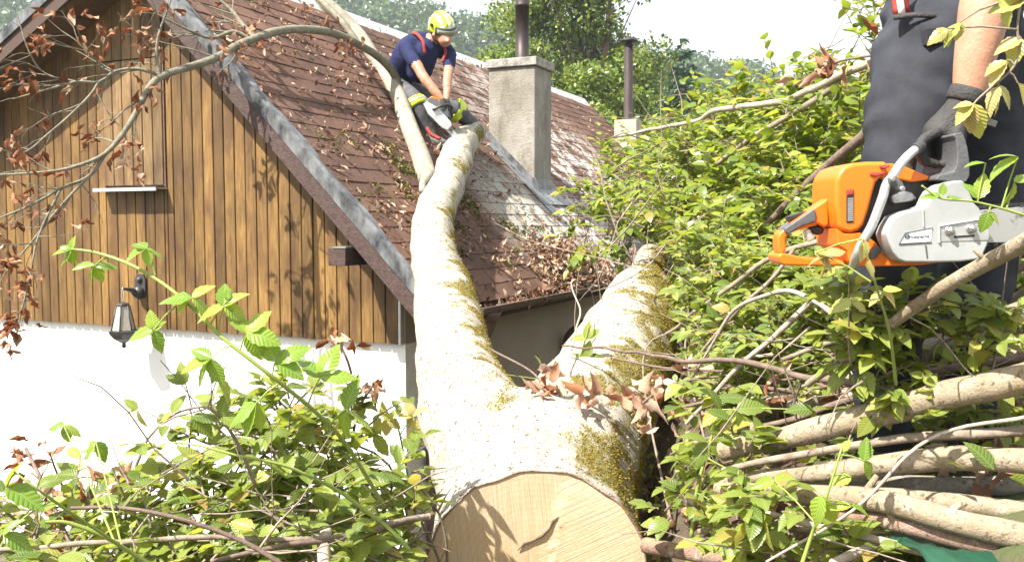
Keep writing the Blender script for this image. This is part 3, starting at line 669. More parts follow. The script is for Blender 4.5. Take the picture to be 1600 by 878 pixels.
class Foliage:
    """sprays: curved twigs with alternating leaves"""
    def __init__(s): s.twigs = []; s.pos = []; s.dir = []; s.nor = []; s.size = []
    def spray(s, o, d, length, nleaf, size, droop=.25, rad=.004, flat=.5):
        o = np.array(o, float); d = np.array(d, float); d /= np.linalg.norm(d) + 1e-9; pts = [o]; k = 6; dd = d.copy()
        for i in range(k):
            dd = dd + rng.normal(size=3) * .10 + np.array([0, 0, -droop / k]); dd /= np.linalg.norm(dd); pts.append(pts[-1] + dd * length / k)
        s.twigs.append(([Vector(q) for q in pts], [rad * (1 - .75 * i / k) for i in range(k + 1)]))
        pts = np.array(pts); side = np.cross(d, [0, 0, 1.0]); nn = np.linalg.norm(side); side = side / nn if nn > .1 else np.array([1.0, 0, 0])
        for j in range(nleaf):
            t = (.12 + .88 * (j + rng.random() * .5) / nleaf) * k; i = min(int(t), k - 1); f = t - i; p = pts[i] * (1 - f) + pts[i + 1] * f
            sg = 1 if j % 2 else -1
            ld = d * .65 + side * sg * .8 + rng.normal(size=3) * .28 + np.array([0, 0, -.12])
            nr = np.array([0, 0, 1.0]) + rng.normal(size=3) * flat + np.array(SUN) * .7
            s.pos.append(p); s.dir.append(ld); s.nor.append(nr); s.size.append(size * rng.uniform(.45, 1.25))
    def blob(s, c, r, nsp, leaf, nleaf=10, up=.22, shell=.15, squash=1.0, length=None):
        c = np.array(c, float)
        for q in rand_unit(nsp):
            q = q * np.array([1, 1, squash]); o = c + q * r * rng.uniform(shell, .75)
            d = q * .7 + np.array([0, 0, up]) + rng.normal(size=3) * .45
            s.spray(o, d, (length or r * .6) * rng.uniform(.6, 1.2), nleaf, leaf)
    def finish(s, parent, leafmat, twigmat, temps_far, temps_near, nobj, tagname, leafname='leaf', twig_sides=4):
        mb = MB()
        for p, r in s.twigs: mb.tube(p, r, twig_sides, False)
        tag(mb.build('twig', twigmat, parent), kind='stuff')
        pos = np.array(s.pos); px = pos[:, 0] / np.maximum(pos[:, 1], .1) * FPX + 800; py = 350 - pos[:, 2] / np.maximum(pos[:, 1], .1) * FPX
        keep = np.ones(len(pos), bool)                    # drop leaves hiding limb and cut; last circle keeps leaf shadow off the cut
        for ex_, ey_, er_, eY in ((1012, 418, 44, 7.2), (990, 480, 62, 5.4), (965, 560, 82, 4.7), (838, 890, 185, 2.8), (850, 700, 190, 3.3), (672, 830, 36, 2.8)): keep &= ~((np.hypot(px - ex_, py - ey_) < er_) & (pos[:, 1] < eY))
        pos = pos[keep]; s.dir = [q for q, k in zip(s.dir, keep) if k]; s.nor = [q for q, k in zip(s.nor, keep) if k]; s.size = [q for q, k in zip(s.size, keep) if k]
        m3 = frames(np.array(s.dir), np.array(s.nor)) * np.array(s.size)[:, None, None]
        px = pos[:, 0] / np.maximum(pos[:, 1], .1) * FPX + 800; py = 350 - pos[:, 2] / np.maximum(pos[:, 1], .1) * FPX
        val = np.array(s.size) / pos[:, 1]; val[(px < -20) | (px > 1620) | (py < -20) | (py > 900) | (pos[:, 1] < .3)] = 0
        order = np.argsort(-val); near = order[:nobj]; far = order[nobj:]
        for i in near: leaf_obj(leafname, temps_near, int(rng.integers(len(temps_near))), m3[i], pos[i], leafmat, parent, tagname)
        if len(far):
            o = bake('foliage', temps_far, m3[far], pos[far], leafmat, parent); tag(o, kind='stuff')

# ---------------------------------------------------------------- background trees
def crown_tree(name, base, height, radius, nclump, nleaf, leaf, label, m, squash=1.2, crown_from=.25, group=None, trunk_r=.22, seed=0):
    r = np.random.default_rng(seed); base = Vector(base); t = thing(name, base, label, 'tree', group)
    mb = MB(); top = base + Z * height * .82; lean = Vector((r.normal() * .5, r.normal() * .5, 0))
    tp, tr = smooth_path([base - Z * .3, base + Z * height * .3 + lean * .4, base + Z * height * .6 + lean, top + lean], [trunk_r, trunk_r * .75, trunk_r * .45, .04], 5); mb.tube(tp, tr, 8)
    cz0 = height * crown_from; ch = height - cz0; cents = []; crad = []
    while len(cents) < nclump:
        q = r.normal(size=3); q /= np.linalg.norm(q); q *= r.uniform(.15, 1.0) ** .6
        zc = cz0 + ch * .5 + q[2] * ch * .46
        f = math.sqrt(max(0, 1 - (q[2]) ** 2)) ; c = np.array([base.x + q[0] * radius * .92, base.y + q[1] * radius * .92, base.z + zc])
        cents.append(c); crad.append(radius * r.uniform(.17, .32))
    for c in cents[::7]:
        s_ = base + Z * max(cz0 * .8, (c[2] - base.z) * .6) + lean * .5; cv = Vector(c); mb.tube([s_, (s_ + cv) * .5 + Z * .2, cv], [.045, .03, .01], 5, False)
    mb.build('trunk', M['twig_dark'], t)
    P_ = []; N_ = []
    per = nleaf // nclump
    for c, cr in zip(cents, crad):
        q = r.normal(size=(per, 3)); q /= np.linalg.norm(q, axis=1, keepdims=True); rad = cr * r.uniform(.35, 1.12, (per, 1)) ** .8
        P_.append(c + q * rad * np.array([1.15, 1.15, .8])); N_.append(q * .6 + np.array([0, 0, .7]) + r.normal(size=(per, 3)) * .45)
    pos = np.concatenate(P_); nor = np.concatenate(N_); d = r.normal(size=pos.shape) + np.array([0, 0, -.3])
    m3 = frames(d, nor) * (leaf * r.uniform(.6, 1.3, len(pos)))[:, None, None]
    o = bake('crown', T_LOW, m3, pos, m, t); tag(o, kind='stuff'); return t
def conifer(name, base, height, radius, label, n=3500, leaf=.5, group=None, seed=1):
    r = np.random.default_rng(seed); base = Vector(base); t = thing(name, base, label, 'tree', group)
    mb = MB(); mb.tube([base - Z * .3, base + Z * height * .6, base + Z * height], [.25, .14, .02], 7); mb.build('trunk', M['twig_dark'], t)
    h = 1 - r.random(n) ** .55 * .93; lay = np.round(h * 16) / 16 + r.normal(size=n) * .008; a = r.random(n) * 6.283; bnd = np.sin(a * 5 + lay * 40) * .18 + .85
    rr = radius * (1 - lay) ** .85 * bnd * r.uniform(.15, 1.0, n) ** .5; pos = np.stack([base.x + np.cos(a) * rr, base.y + np.sin(a) * rr, base.z + lay * height - rr * .28], -1)
    d = np.stack([np.cos(a), np.sin(a), -.35 + 0 * a], -1) + r.normal(size=(n, 3)) * .35; nor = np.array([0, 0, 1.0]) + r.normal(size=(n, 3)) * .3
    m3 = frames(d, nor) * (leaf * r.uniform(.6, 1.2, n))[:, None, None]
    o = bake('crown', T_LOW, m3, pos, M['needle'], t); tag(o, kind='stuff'); return t
GBK = 'trees behind the house'
def tb(x, Y, z=-3.0): q = P(x, 350, Y); return (q.x, Y, z)
crown_tree('broadleaf_tree', tb(893, 30), 14.8, 3.0, 120, 40000, .16, 'tall broadleaf tree rising above all others behind the chimney', M['leaf_pale'], seed=3, crown_from=.15, group=GBK)
crown_tree('broadleaf_tree', tb(752, 34), 9.6, 3.0, 60, 16000, .18, 'pale green round tree behind the ridge between the helmet and the flue pipe', M['leaf_pale'], seed=4, group=GBK)
crown_tree('broadleaf_tree', tb(660, 60), 14.0, 5.0, 50, 10000, .34, 'hazy tree behind the ridge beyond the man with the helmet', M['leaf_far'], seed=5, group=GBK)
crown_tree('broadleaf_tree', tb(955, 25), 7.6, 2.1, 45, 12000, .15, 'low light green tree beside the thin capped flue', M['leaf_pale'], seed=6, crown_from=.2, group=GBK)
crown_tree('broadleaf_tree', tb(850, 27), 7.5, 2.4, 45, 12000, .16, 'low bushy tree close behind the big chimney', M['leaf_pale'], seed=16, crown_from=.15, group=GBK)
crown_tree('broadleaf_tree', tb(1012, 62), 14.6, 4.2, 55, 12000, .30, 'rounded dull green tree behind the thin capped flue', M['leaf_far'], seed=7, group=GBK)
crown_tree('broadleaf_tree', tb(1120, 58), 13.0, 3.4, 50, 11000, .28, 'rounded dark tree right beside the pointed spruce', M['leaf_far'], seed=8, group=GBK)
crown_tree('broadleaf_tree', tb(1200, 70), 13.5, 4.5, 50, 10000, .34, 'broad tree filling the gap behind the hazel thicket', M['leaf_far'], seed=9, group=GBK)
conifer('spruce_tree', tb(1065, 52), 13.6, 3.0, 'dark pointed spruce with its tip against the white sky', n=6000, leaf=.5, seed=2)
for k, (x, Y, h, r_) in enumerate([(1165, 95, 19.5, 3.2), (1192, 100, 20, 3.0), (1222, 98, 19, 3.0), (1246, 104, 20, 3.2), (1275, 100, 18.5, 3), (1300, 102, 18, 3), (1330, 100, 16.5, 3), (1385, 96, 15, 3)]):
    conifer('spruce_tree', tb(x, Y), h, r_, 'small far spruce in the dark row beyond the thicket', n=1500, leaf=.85, group='far row of spruces', seed=20 + k)
# distant wood on the hillside: one mass of crowns
n = 1500; hx = []; hy = []
while len(hx) < n:
    y = rng.uniform(110, 236); bx = rng.uniform(-250, 1700); x = (bx - 800) / FPX * y; hx.append(x); hy.append(y)
hx = np.array(hx); hy = np.array(hy); hz = hill_z(hx, hy)
cr = rng.uniform(2.8, 5.0, n); per = 110
q = rng.normal(size=(n, per, 3)); q /= np.linalg.norm(q, axis=2, keepdims=True); q[:, :, 2] = np.abs(q[:, :, 2]) * 1.25 - .25
pos = np.stack([hx, hy, hz + cr * .9], -1)[:, None, :] + q * (cr[:, None, None] * rng.uniform(.7, 1.1, (n, per, 1)))
nor = (q * .8 + np.array([0, 0, .5]) + rng.normal(size=q.shape) * .35).reshape(-1, 3); d = rng.normal(size=nor.shape)
m3 = frames(d, nor) * (rng.uniform(.8, 1.6, len(nor)))[:, None, None]
o = bake('forest', T_LOW, m3, pos.reshape(-1, 3), M['leaf_hill']); tag(o, 'hazy distant wood covering the hillside', 'forest', kind='stuff')

# ---------------------------------------------------------------- fallen beech
tree = thing('fallen_beech_tree', P(838, 905, 2.9) - Z * .36, 'big mossy forked beech trunk sawn through, its left limb lying on the roof', 'fallen tree')
def C(*a): return [P(x, y, Y_) for x, y, Y_, r in a], [r for x, y, Y_, r in a]
left = [(745, 665, 3.75, .235), (722, 600, 4.27, .205), (705, 525, 4.95, .205), (693, 455, 5.72, .195), (679, 395, 6.3, .163), (676, 345, 6.72, .155), (697, 292, 7.5, .158), (712, 252, 8.15, .155), (722, 226, 8.7, .15), (741, 206, 9.3, .135)]
right = [(905, 680, 3.75, .29), (945, 610, 4.25, .285), (978, 540, 4.8, .275), (999, 480, 5.4, .23), (1004, 455, 5.75, .18)]
stub = [(1000, 466, 5.6, .15), (1010, 430, 6.1, .125), (1018, 402, 6.6, .115)]
chains = [C((838, 985, 2.45, .362), (838, 905, 2.8, .362), (839, 840, 3.05, .372), (838, 770, 3.35, .365), (835, 715, 3.6, .30)),
          C((835, 800, 3.2, .33), *left), C((850, 790, 3.2, .33), *right), C(*stub)]
me = blend('trunk', chains, .026, 9)
KNOTS = [P(x, y, Y_) for x, y, Y_ in ((700, 640, 3.55), (690, 520, 4.85), (668, 420, 5.9), (735, 470, 5.6), (780, 690, 3.3), (960, 575, 4.25), (915, 640, 3.6), (690, 330, 6.75))]
bm = bmesh.new(); bm.from_mesh(me)
for v in bm.verts:                                   # lumps of the bark
    q = v.co; v.co = q + v.normal * (.016 * noise.noise(q * 3.2) + .008 * noise.noise(q * 9.0) + .006 * noise.noise(Vector((q.x * 5, q.y * 17, q.z * 5))) + sum(.030 * math.exp(-((q - kc).length / .045) ** 2) for kc in KNOTS))
fc = P(838, 905, 2.8); ax = (P(838, 840, 3.05) - P(838, 985, 2.45)).normalized()
def cut_plane(bm, co, no):
    r = bmesh.ops.bisect_plane(bm, geom=bm.verts[:] + bm.edges[:] + bm.faces[:], plane_co=co, plane_no=no, clear_inner=False, clear_outer=True)
    return [e for e in r['geom_cut'] if isinstance(e, bmesh.types.BMEdge)]
edges = cut_plane(bm, fc, -ax)
# ordered outline of the cut
nxt = {}
for e in edges:
    a, b = e.verts; nxt.setdefault(a, []).append(b); nxt.setdefault(b, []).append(a)
start = edges[0].verts[0]; loop = [start]; prev = None; cur = start
while True:
    cand = [v for v in nxt[cur] if v is not prev]
    if not cand or cand[0] is start: break
    prev, cur = cur, cand[0]; loop.append(cur)
    if len(loop) > 5000: break
outline = [v.co.copy() for v in loop]
# far ends: flat saw cuts
endL = P(741, 206, 9.3); dirL = (P(741, 206, 9.3) - P(722, 226, 8.7)).normalized()
endR = P(1018, 400, 6.6); dirR = (P(1018, 400, 6.6) - P(1010, 430, 6.1)).normalized()
def local_cut(co, no, rad):
    g = [v for v in bm.verts if (v.co - co).length < rad]; gs = set(g)
    es = [e for e in bm.edges if all(v in gs for v in e.verts)]; fs_ = [f for f in bm.faces if all(v in gs for v in f.verts)]
    r = bmesh.ops.bisect_plane(bm, geom=g + es + fs_, plane_co=co, plane_no=no, clear_outer=True)
    ed = [e for e in r['geom_cut'] if isinstance(e, bmesh.types.BMEdge)]
    f = bmesh.ops.holes_fill(bm, edges=[e for e in ed if e.is_valid], sides=0)['faces']
    for q in f: q.material_index = 1; q.smooth = False
local_cut(endL - dirL * .02, dirL, .3); local_cut(endR - dirR * .02, dirR, .25)
bm.to_mesh(me); bm.free(); me.update()
trunk = obj('trunk', me, tree, [M['bark'], M['cut_small']])
# sawn face: rings of the outline, with the step between the two cuts
cen = sum(outline, Vector()) / len(outline); ex = Vector((1, 0, 0)); ex = (ex - ax * ex.dot(ax)).normalized(); ey = ax.cross(ex) * -1
if ey.z < 0: ey = -ey
nO = len(outline); rings = 26; V = []; UVc = []; F = []
def seam(u_, v_): return u_ - .30 * v_ - .035 + .05 * noise.noise(Vector((u_ * 3, v_ * 6, 0))) + .018 * noise.noise(Vector((u_ * 30, v_ * 30, 3)))
for j in range(rings + 1):
    f = j / rings
    for q in outline:
        p = cen + (q - cen) * f; u_ = (p - cen).dot(ex); v_ = (p - cen).dot(ey); s_ = seam(u_, v_)
        h = .006 if s_ > 0 else 0.0; h += .010 * math.exp(-(s_ / .007) ** 2) * max(0, noise.noise(Vector((u_ * 14, v_ * 14, 9))) + .35) * (1 - f ** 6); h += .0016 * noise.noise(Vector((u_ * 60, v_ * 9, 1)))
        V.append(p - ax * (h * (1 - f ** 12) + .001)); UVc.append((u_, v_))
for j in range(rings):
    for k in range(nO): F.append((j * nO + k, j * nO + (k + 1) % nO, (j + 1) * nO + (k + 1) % nO, (j + 1) * nO + k))
me = np_mesh('cut_face', [tuple(v) for v in V], F, UVc, True); o = obj('cut_face', me, tree, M['cut'])
if me.polygons[nO * 8].normal.dot(ax) > 0: me.flip_normals()
mb = MB(); ck = [(-.055, .085), (-.035, .11), (-.01, .118), (.02, .135), (.045, .16), (.055, .185), (.085, .21)]   # open crack along the torn hinge
mb.tube([cen + ex * a_ + ey * b_ - ax * .006 for a_, b_ in ck], [.001, .0042, .003, .0045, .003, .004, .001], 6); mb.build('hinge_crack', M['twig_dark'], tree)
mb = MB(); rim = [q - ax * .002 + (q - cen).normalized() * .002 for q in outline]   # torn brown bark edge
rr = [.0032 + .0025 * noise.noise(q * 20) for q in rim]; mb.tube(rim + [rim[0]], rr + [rr[0]], 6, False); mb.build('bark_edge', M['pole_red'], tree)
# moss: tufts scattered on the trunk surface
def surface_samples(o, n, accept):
    me = o.data; me.calc_loop_triangles(); nt_ = len(me.loop_triangles); tv = np.zeros(nt_ * 3, np.int32); me.loop_triangles.foreach_get('vertices', tv); tv = tv.reshape(-1, 3)
    co = np.zeros(len(me.vertices) * 3, np.float32); me.vertices.foreach_get('co', co); co = co.reshape(-1, 3)
    a, b, c = co[tv[:, 0]], co[tv[:, 1]], co[tv[:, 2]]; nr = np.cross(b - a, c - a); ar = np.linalg.norm(nr, axis=1); nr = nr / np.maximum(ar[:, None], 1e-12)
    i = rng.choice(nt_, n, p=ar / ar.sum()); r1 = np.sqrt(rng.random(n))[:, None]; r2 = rng.random(n)[:, None]
    p = (1 - r1) * a[i] + r1 * (1 - r2) * b[i] + r1 * r2 * c[i]; k = accept(p, nr[i]); return p[k], nr[i][k]
def moss_val(p, nr):
    px = p[:, 0] / p[:, 1] * FPX + 800; py = 350 - p[:, 2] / p[:, 1] * FPX; n1 = np.array([noise.noise(Vector(q) * 5.0) + .6 * noise.noise(Vector(q) * 17.0) for q in p])
    # the shady right flank of each limb and the crown of the right limb carry the moss
    flank = nr[:, 0] * .9 + nr[:, 2] * .25
    v = n1 + flank * .95 - .46
    Rl = sstep(880, 960, px) * (p[:, 1] > 3.6); v += Rl * (nr[:, 2] > .2) * .28
    v -= (nr[:, 2] < -.05) * .6; v -= (p[:, 1] > 6.6) * .45; v -= (p[:, 1] < 3.0) * (px < 900) * .5
    return v
def moss_mask(p, nr): return moss_val(p, nr) > rng.uniform(0, .45, len(p))
tm_ = trunk.data; nv_ = len(tm_.vertices); co_ = np.zeros(nv_ * 3, np.float32); tm_.vertices.foreach_get('co', co_); no_ = np.zeros(nv_ * 3, np.float32); tm_.vertex_normals.foreach_get('vector', no_)
at_ = tm_.attributes.new('moss', 'FLOAT', 'POINT'); at_.data.foreach_set('value', (moss_val(co_.reshape(-1, 3), no_.reshape(-1, 3)) * 1.2).astype(np.float32))
pos, nr = surface_samples(trunk, 330000, moss_mask)
d = nr * .55 + rng.normal(size=nr.shape) * .55 + np.array([0, 0, -.15]); m3 = frames(d, rand_unit(len(pos))) * (rng.uniform(.004, .010, len(pos)))[:, None, None]
o = bake('moss', T_LOW, m3, pos, M['moss'], tree); tag(o, kind='stuff')
# flakes and sawdust crumbs on the bright upper bark
pos, nr = surface_samples(trunk, 40000, lambda p, n_: (n_[:, 2] > .15) & (rng.random(len(p)) < .5) & (p[:, 1] < 6.5))
m3 = frames(rand_unit(len(pos)), nr + rng.normal(size=nr.shape) * .4) * (rng.uniform(.004, .012, len(pos)))[:, None, None]
o = bake('bark_crumb', T_LOW, m3, pos + nr * .001, M['litter'], tree); tag(o, kind='stuff')

# limb and branches lying over the roof and hanging before the gable
def wig(pts, amp, k=.6):
    out = []
    for i, p in enumerate(pts): out.append(p + Vector((noise.noise(p * 2.1 + Vector((3, 0, 0))), noise.noise(p * 2.1 + Vector((0, 5, 0))), noise.noise(p * 2.1))) * amp)
    return out
def roofp(x, y, r): q = roof_hit(x, y, r * 1.38); return q
sl = [(672, 285, .085), (660, 250, .085), (645, 215, .08), (632, 180, .08), (618, 145, .075), (600, 108, .072), (578, 80, .07), (556, 52, .07), (530, 25, .075), (500, -2, .07), (470, -30, .06)]
pts, rd = smooth_path([roofp(*q) for q in sl], [q[2] for q in sl], 5); pts = wig(pts, .02)
mb = MB(); mb.tube(pts, rd, 12); a = roofp(668, 280, .05); mb.tube(smooth_path([P(671, 272, 7.4), P(661, 285, 7.3), P(660, 302, 7.25)], None, 4), [.04] * 4 + [.03] * 4 + [.025], 8)
side = mb.build('side_branch', M['bark_roof'], tree)
dry = []                                              # (pos, dir, normal, size)
def dry_leaf(p, d, size=.075): dry.append((Vector(p), Vector(d), size))
def twigs_on(mb, pts, rd, n, L_, r0, leafy=.5, gen=2, lean=None, lsize=.075, start=.1):
    for i in range(n):
        t = start + (1 - start) * (i + random.random()) / n; j = min(int(t * (len(pts) - 1)), len(pts) - 2); p = pts[j].lerp(pts[j + 1], random.random()); ax_ = (pts[j + 1] - pts[j]).normalized()
        d = (ax_ * .8 + Vector(rng.normal(size=3)) * .55); d.y *= .6
        if lean is not None: d += lean
        d.normalize(); ln = L_ * random.uniform(.5, 1.2) * (1.1 - .5 * t); q = [p]; dd = d.copy()
        for s_ in range(5):
            dd = (dd + Vector(rng.normal(size=3)) * .17).normalized(); q.append(q[-1] + dd * ln / 5)
        r1 = min(r0, rd[j] * .55); sp, sr = smooth_path(q, [r1 * (1 - .15 * s_) for s_ in range(6)], 3); mb.tube(sp, sr, 5, False)
        if gen > 0: twigs_on(mb, sp, sr, 3, ln * .5, r1 * .6, leafy, gen - 1, lean, lsize, .3)
        if random.random() < leafy:
            for _ in range(random.choice((1, 2, 2, 3))): dry_leaf(sp[-1 - random.randrange(3)], dd * .5 + Vector(rng.normal(size=3)) * .5 + Vector((0, 0, -.55)), lsize * random.uniform(.7, 1.2))
ga = [(628, 178, 8.9, .055), (627, 150, 8.85, .052), (615, 115, 8.8, .05), (592, 90, 8.6, .047), (560, 70, 8.3, .045), (520, 52, 7.9, .043), (470, 46, 7.4, .041), (430, 50, 7.05, .040), (400, 60, 6.8, .036), (370, 72, 6.6, .035), (340, 90, 6.4, .034), (300, 104, 6.25, .032), (255, 118, 6.12, .030), (233, 138, 6.05, .028), (215, 172, 5.98, .024), (195, 205, 5.9, .021), (165, 240, 5.8, .018), (125, 258, 5.7, .014), (80, 268, 5.65, .011), (0, 273, 5.6, .008), (-60, 270, 5.55, .004)]
gp, gr = smooth_path([P(*q[:3]) for q in ga], [q[3] * .82 for q in ga], 4); mb = MB(); mb.tube(gp, gr, 10)
subs = [[(250, 118, 6.1, .014), (215, 108, 6.05, .012), (180, 112, 6.0, .010), (155, 128, 5.95, .009), (120, 128, 5.9, .008), (85, 137, 5.85, .007), (20, 155, 5.8, .004)],
        [(180, 112, 6.0, .009), (165, 105, 6.0, .008), (145, 90, 5.95, .006), (120, 65, 5.9, .005), (95, 48, 5.9, .003)],
        [(250, 118, 6.1, .015), (245, 90, 6.1, .012), (248, 55, 6.1, .009), (262, 15, 6.1, .006), (272, -15, 6.1, .004)],
        [(155, 128, 5.95, .009), (140, 150, 5.9, .009), (110, 180, 5.85, .008), (75, 210, 5.8, .007), (45, 235, 5.75, .006), (10, 250, 5.7, .004)],
        [(165, 240, 5.8, .012), (140, 275, 5.75, .011), (95, 295, 5.7, .010), (50, 320, 5.65, .008), (0, 340, 5.6, .006), (-40, 352, 5.6, .004)],
        [(140, 275, 5.75, .010), (115, 300, 5.7, .009), (80, 340, 5.65, .008), (40, 390, 5.6, .006), (5, 430, 5.55, .004)],
        [(120, 128, 5.9, .007), (70, 115, 5.85, .006), (45, 80, 5.8, .005), (28, 28, 5.8, .003)],
        [(400, 60, 6.8, .02), (380, 40, 6.85, .017), (360, 15, 6.9, .014), (330, -10, 6.9, .01)],
        [(390, 62, 6.8, .02), (365, 50, 6.75, .017), (330, 60, 6.6, .013), (290, 45, 6.5, .009), (240, 20, 6.4, .006)],
        [(95, 295, 5.7, .009), (60, 370, 5.6, .007), (45, 440, 5.5, .006), (30, 500, 5.45, .004)],
        [(560, 70, 8.3, .03), (535, 35, 8.4, .03), (505, 5, 8.6, .03), (470, -25, 8.8, .03)]]
for sb in subs:
    sp, sr = smooth_path([P(*q[:3]) for q in sb], [q[3] for q in sb], 4); mb.tube(sp, sr, 7, False)
    if sb[0][0] < 300: twigs_on(mb, sp, sr, 7, .42, .006, .42, 1, Vector((-.35, 0, -.05)))
    elif sb[0][0] < 420: twigs_on(mb, sp, sr, 7, .5, .007, .5, 1, Vector((-.3, 0, .1)))
twigs_on(mb, gp[28:], gr[28:], 12, .45, .008, .5, 1, Vector((-.25, 0, -.1)))
hang = mb.build('hanging_branch', M['branch_grey'], tree)
# thick leaf tufts seen on the branch
for x, y, Y_, n in [(390, 60, 6.7, 9), (370, 62, 6.6, 6), (375, 72, 6.6, 6), (340, 70, 6.4, 6), (520, 35, 7.8, 6), (530, 65, 8.0, 7), (545, 66, 8.1, 6), (555, 70, 8.2, 6), (480, 10, 7.7, 5), (400, 45, 6.8, 6), (225, 75, 6.05, 6), (150, 70, 5.9, 7), (125, 60, 5.9, 5), (205, 45, 6.0, 6), (190, 38, 6.0, 5), (225, 160, 5.95, 5), (240, 150, 6.0, 5), (195, 238, 5.85, 6), (215, 262, 5.9, 6), (15, 220, 5.7, 7), (25, 245, 5.7, 6), (50, 125, 5.8, 5), (10, 500, 5.45, 12), (25, 515, 5.4, 12), (40, 440, 5.5, 9), (15, 440, 5.5, 9), (25, 410, 5.5, 8), (50, 425, 5.5, 6), (75, 330, 5.65, 5), (20, 300, 5.6, 5), (35, 480, 5.45, 9), (5, 400, 5.5, 8), (150, 25, 6.0, 4), (165, 35, 6, 4)]:
    for _ in range(n): dry_leaf(P(x + random.gauss(0, 9), y + random.gauss(0, 8), Y_ + random.gauss(0, .06)), Vector(rng.normal(size=3)) * .6 + Vector((0, 0, -.5)), .07 * random.uniform(.7, 1.25))
pos = np.array([tuple(q[0]) for q in dry]); dr = np.array([tuple(q[1]) for q in dry]); sz = np.array([q[2] for q in dry]); m3 = frames(dr, rand_unit(len(pos))) * sz[:, None, None]
k = np.argsort(-sz / pos[:, 1])
for i in k[:290]: leaf_obj('dry_leaf', T_DRY, int(rng.integers(3)), m3[i], pos[i], M['leaf_dry'], hang, 'dry')
if len(k) > 290: tag(bake('dry_foliage', T_DRY, m3[k[290:]], pos[k[290:]], M['leaf_dry'], hang), kind='stuff')

# ---------------------------------------------------------------- litter and moss on the roof
def roof_scatter(n, fn, size, m, name, label, cat, lift=.012, temps=T_DRY, flat=.5):
    Pp = []
    while len(Pp) < n:
        u = random.uniform(UG + .1, UE); w_ = random.uniform(EW + .02, RW - .05)
        if random.random() < fn(u, w_): Pp.append((u, w_))
    pos = np.array([tuple(H(u, w_, roof_z(w_)) + RN * (lift + random.uniform(0, .02))) for u, w_ in Pp]); nr = np.array(RN) + rng.normal(size=(n, 3)) * flat
    m3 = frames(rand_unit(n), nr) * (rng.uniform(size * .5, size * 1.3, n))[:, None, None]
    o = bake(name, temps, m3, pos, m); return tag(o, label, cat, kind='stuff')
def ga_(u, w_, cu, cw, su, sw): return math.exp(-((u - cu) / su) ** 2 - ((w_ - cw) / sw) ** 2)
def f_lit(u, w_):
    n1 = noise.noise(Vector((u * 2.5, w_ * 3.5, 1))) + .5 * noise.noise(Vector((u * 7, w_ * 9, 2)))
    f = .035 + .16 * max(0, n1 + .05)
    f += .9 * ga_(u, w_, 7.4, 3.15, .75, .30) * max(0, n1 + .5) + .6 * ga_(u, w_, 6.1, 3.6, .5, .5) * max(0, n1 + .35) + .35 * ga_(u, w_, 6.6, 4.1, .5, .6) * max(0, n1 + .3) + .3 * ga_(u, w_, 7.0, 5.2, 1.0, .4) * max(0, n1 + .3)
    return f * (1 if u < 9.5 else .35)
roof_scatter(2600, f_lit, .055, M['litter'], 'roof_litter', 'dry curled leaves strewn over the brown shingles', 'leaf litter')
def f_moss(u, w_):
    n1 = noise.noise(Vector((u * 3.5, w_ * 4.5, 7))) + .5 * noise.noise(Vector((u * 10, w_ * 10, 2)))
    return max(0, (n1 - .15)) * (1.6 * ga_(u, w_, 6.4, 3.75, .7, .4) + 1.7 * ga_(u, w_, 7.3, 3.15, .8, .28) + .06)
roof_scatter(6000, f_moss, .028, M['moss_dark'], 'roof_moss', 'green moss cushions growing between the shingles near the gutter', 'moss', .006, T_LOW, .9)
# heap of withered leaves choking the gutter below the chimney
heap = []
for _ in range(1500):
    a = random.gauss(0, 1); b = random.gauss(0, 1); x = 893 + a * 34 + b * 6; y = 418 + b * 20 + a * 9
    if y > 462 - (x - 850) * .12: y = 455 - (x - 850) * .12
    q = roof_hit(x, y); heap.append(tuple(q + RN * abs(random.gauss(.05, .07)) * math.exp(-(a * a + b * b) * .25)))
for _ in range(300):
    u = random.uniform(5.8, 9.2); heap.append(tuple(H(u, gw + random.uniform(-.045, .05), gzz + random.uniform(-.03, .03 + .04 * ga_(u, 0, 7.6, 0, .8, 1)))))
heap = np.array(heap); m3 = frames(rand_unit(len(heap)), rand_unit(len(heap))) * rng.uniform(.04, .085, len(heap))[:, None, None]
ht = thing('withered_branch', tuple(roof_hit(880, 440)), 'heap of withered brown leaves and twigs choking the gutter below the chimney', 'dead branch')
tag(bake('dry_foliage', T_DRY, m3, heap, M['leaf_dry'] if False else M['litter'], ht), kind='stuff')
mb = MB()
for pl in ([(872, 360), (868, 385), (876, 410), (890, 440)], [(868, 372), (884, 364)], [(876, 396), (900, 385), (915, 372)], [(905, 395), (900, 430), (915, 455)], [(855, 410), (880, 425), (930, 430)]):
    sp = smooth_path([roof_hit(x, y) + RN * .05 for x, y in pl], None, 4) if len(pl) > 2 else [roof_hit(x, y) + RN * .05 for x, y in pl]; mb = MB(); mb.tube(sp, .006, 5); mb.build('twig', M['twig_pale'], ht)
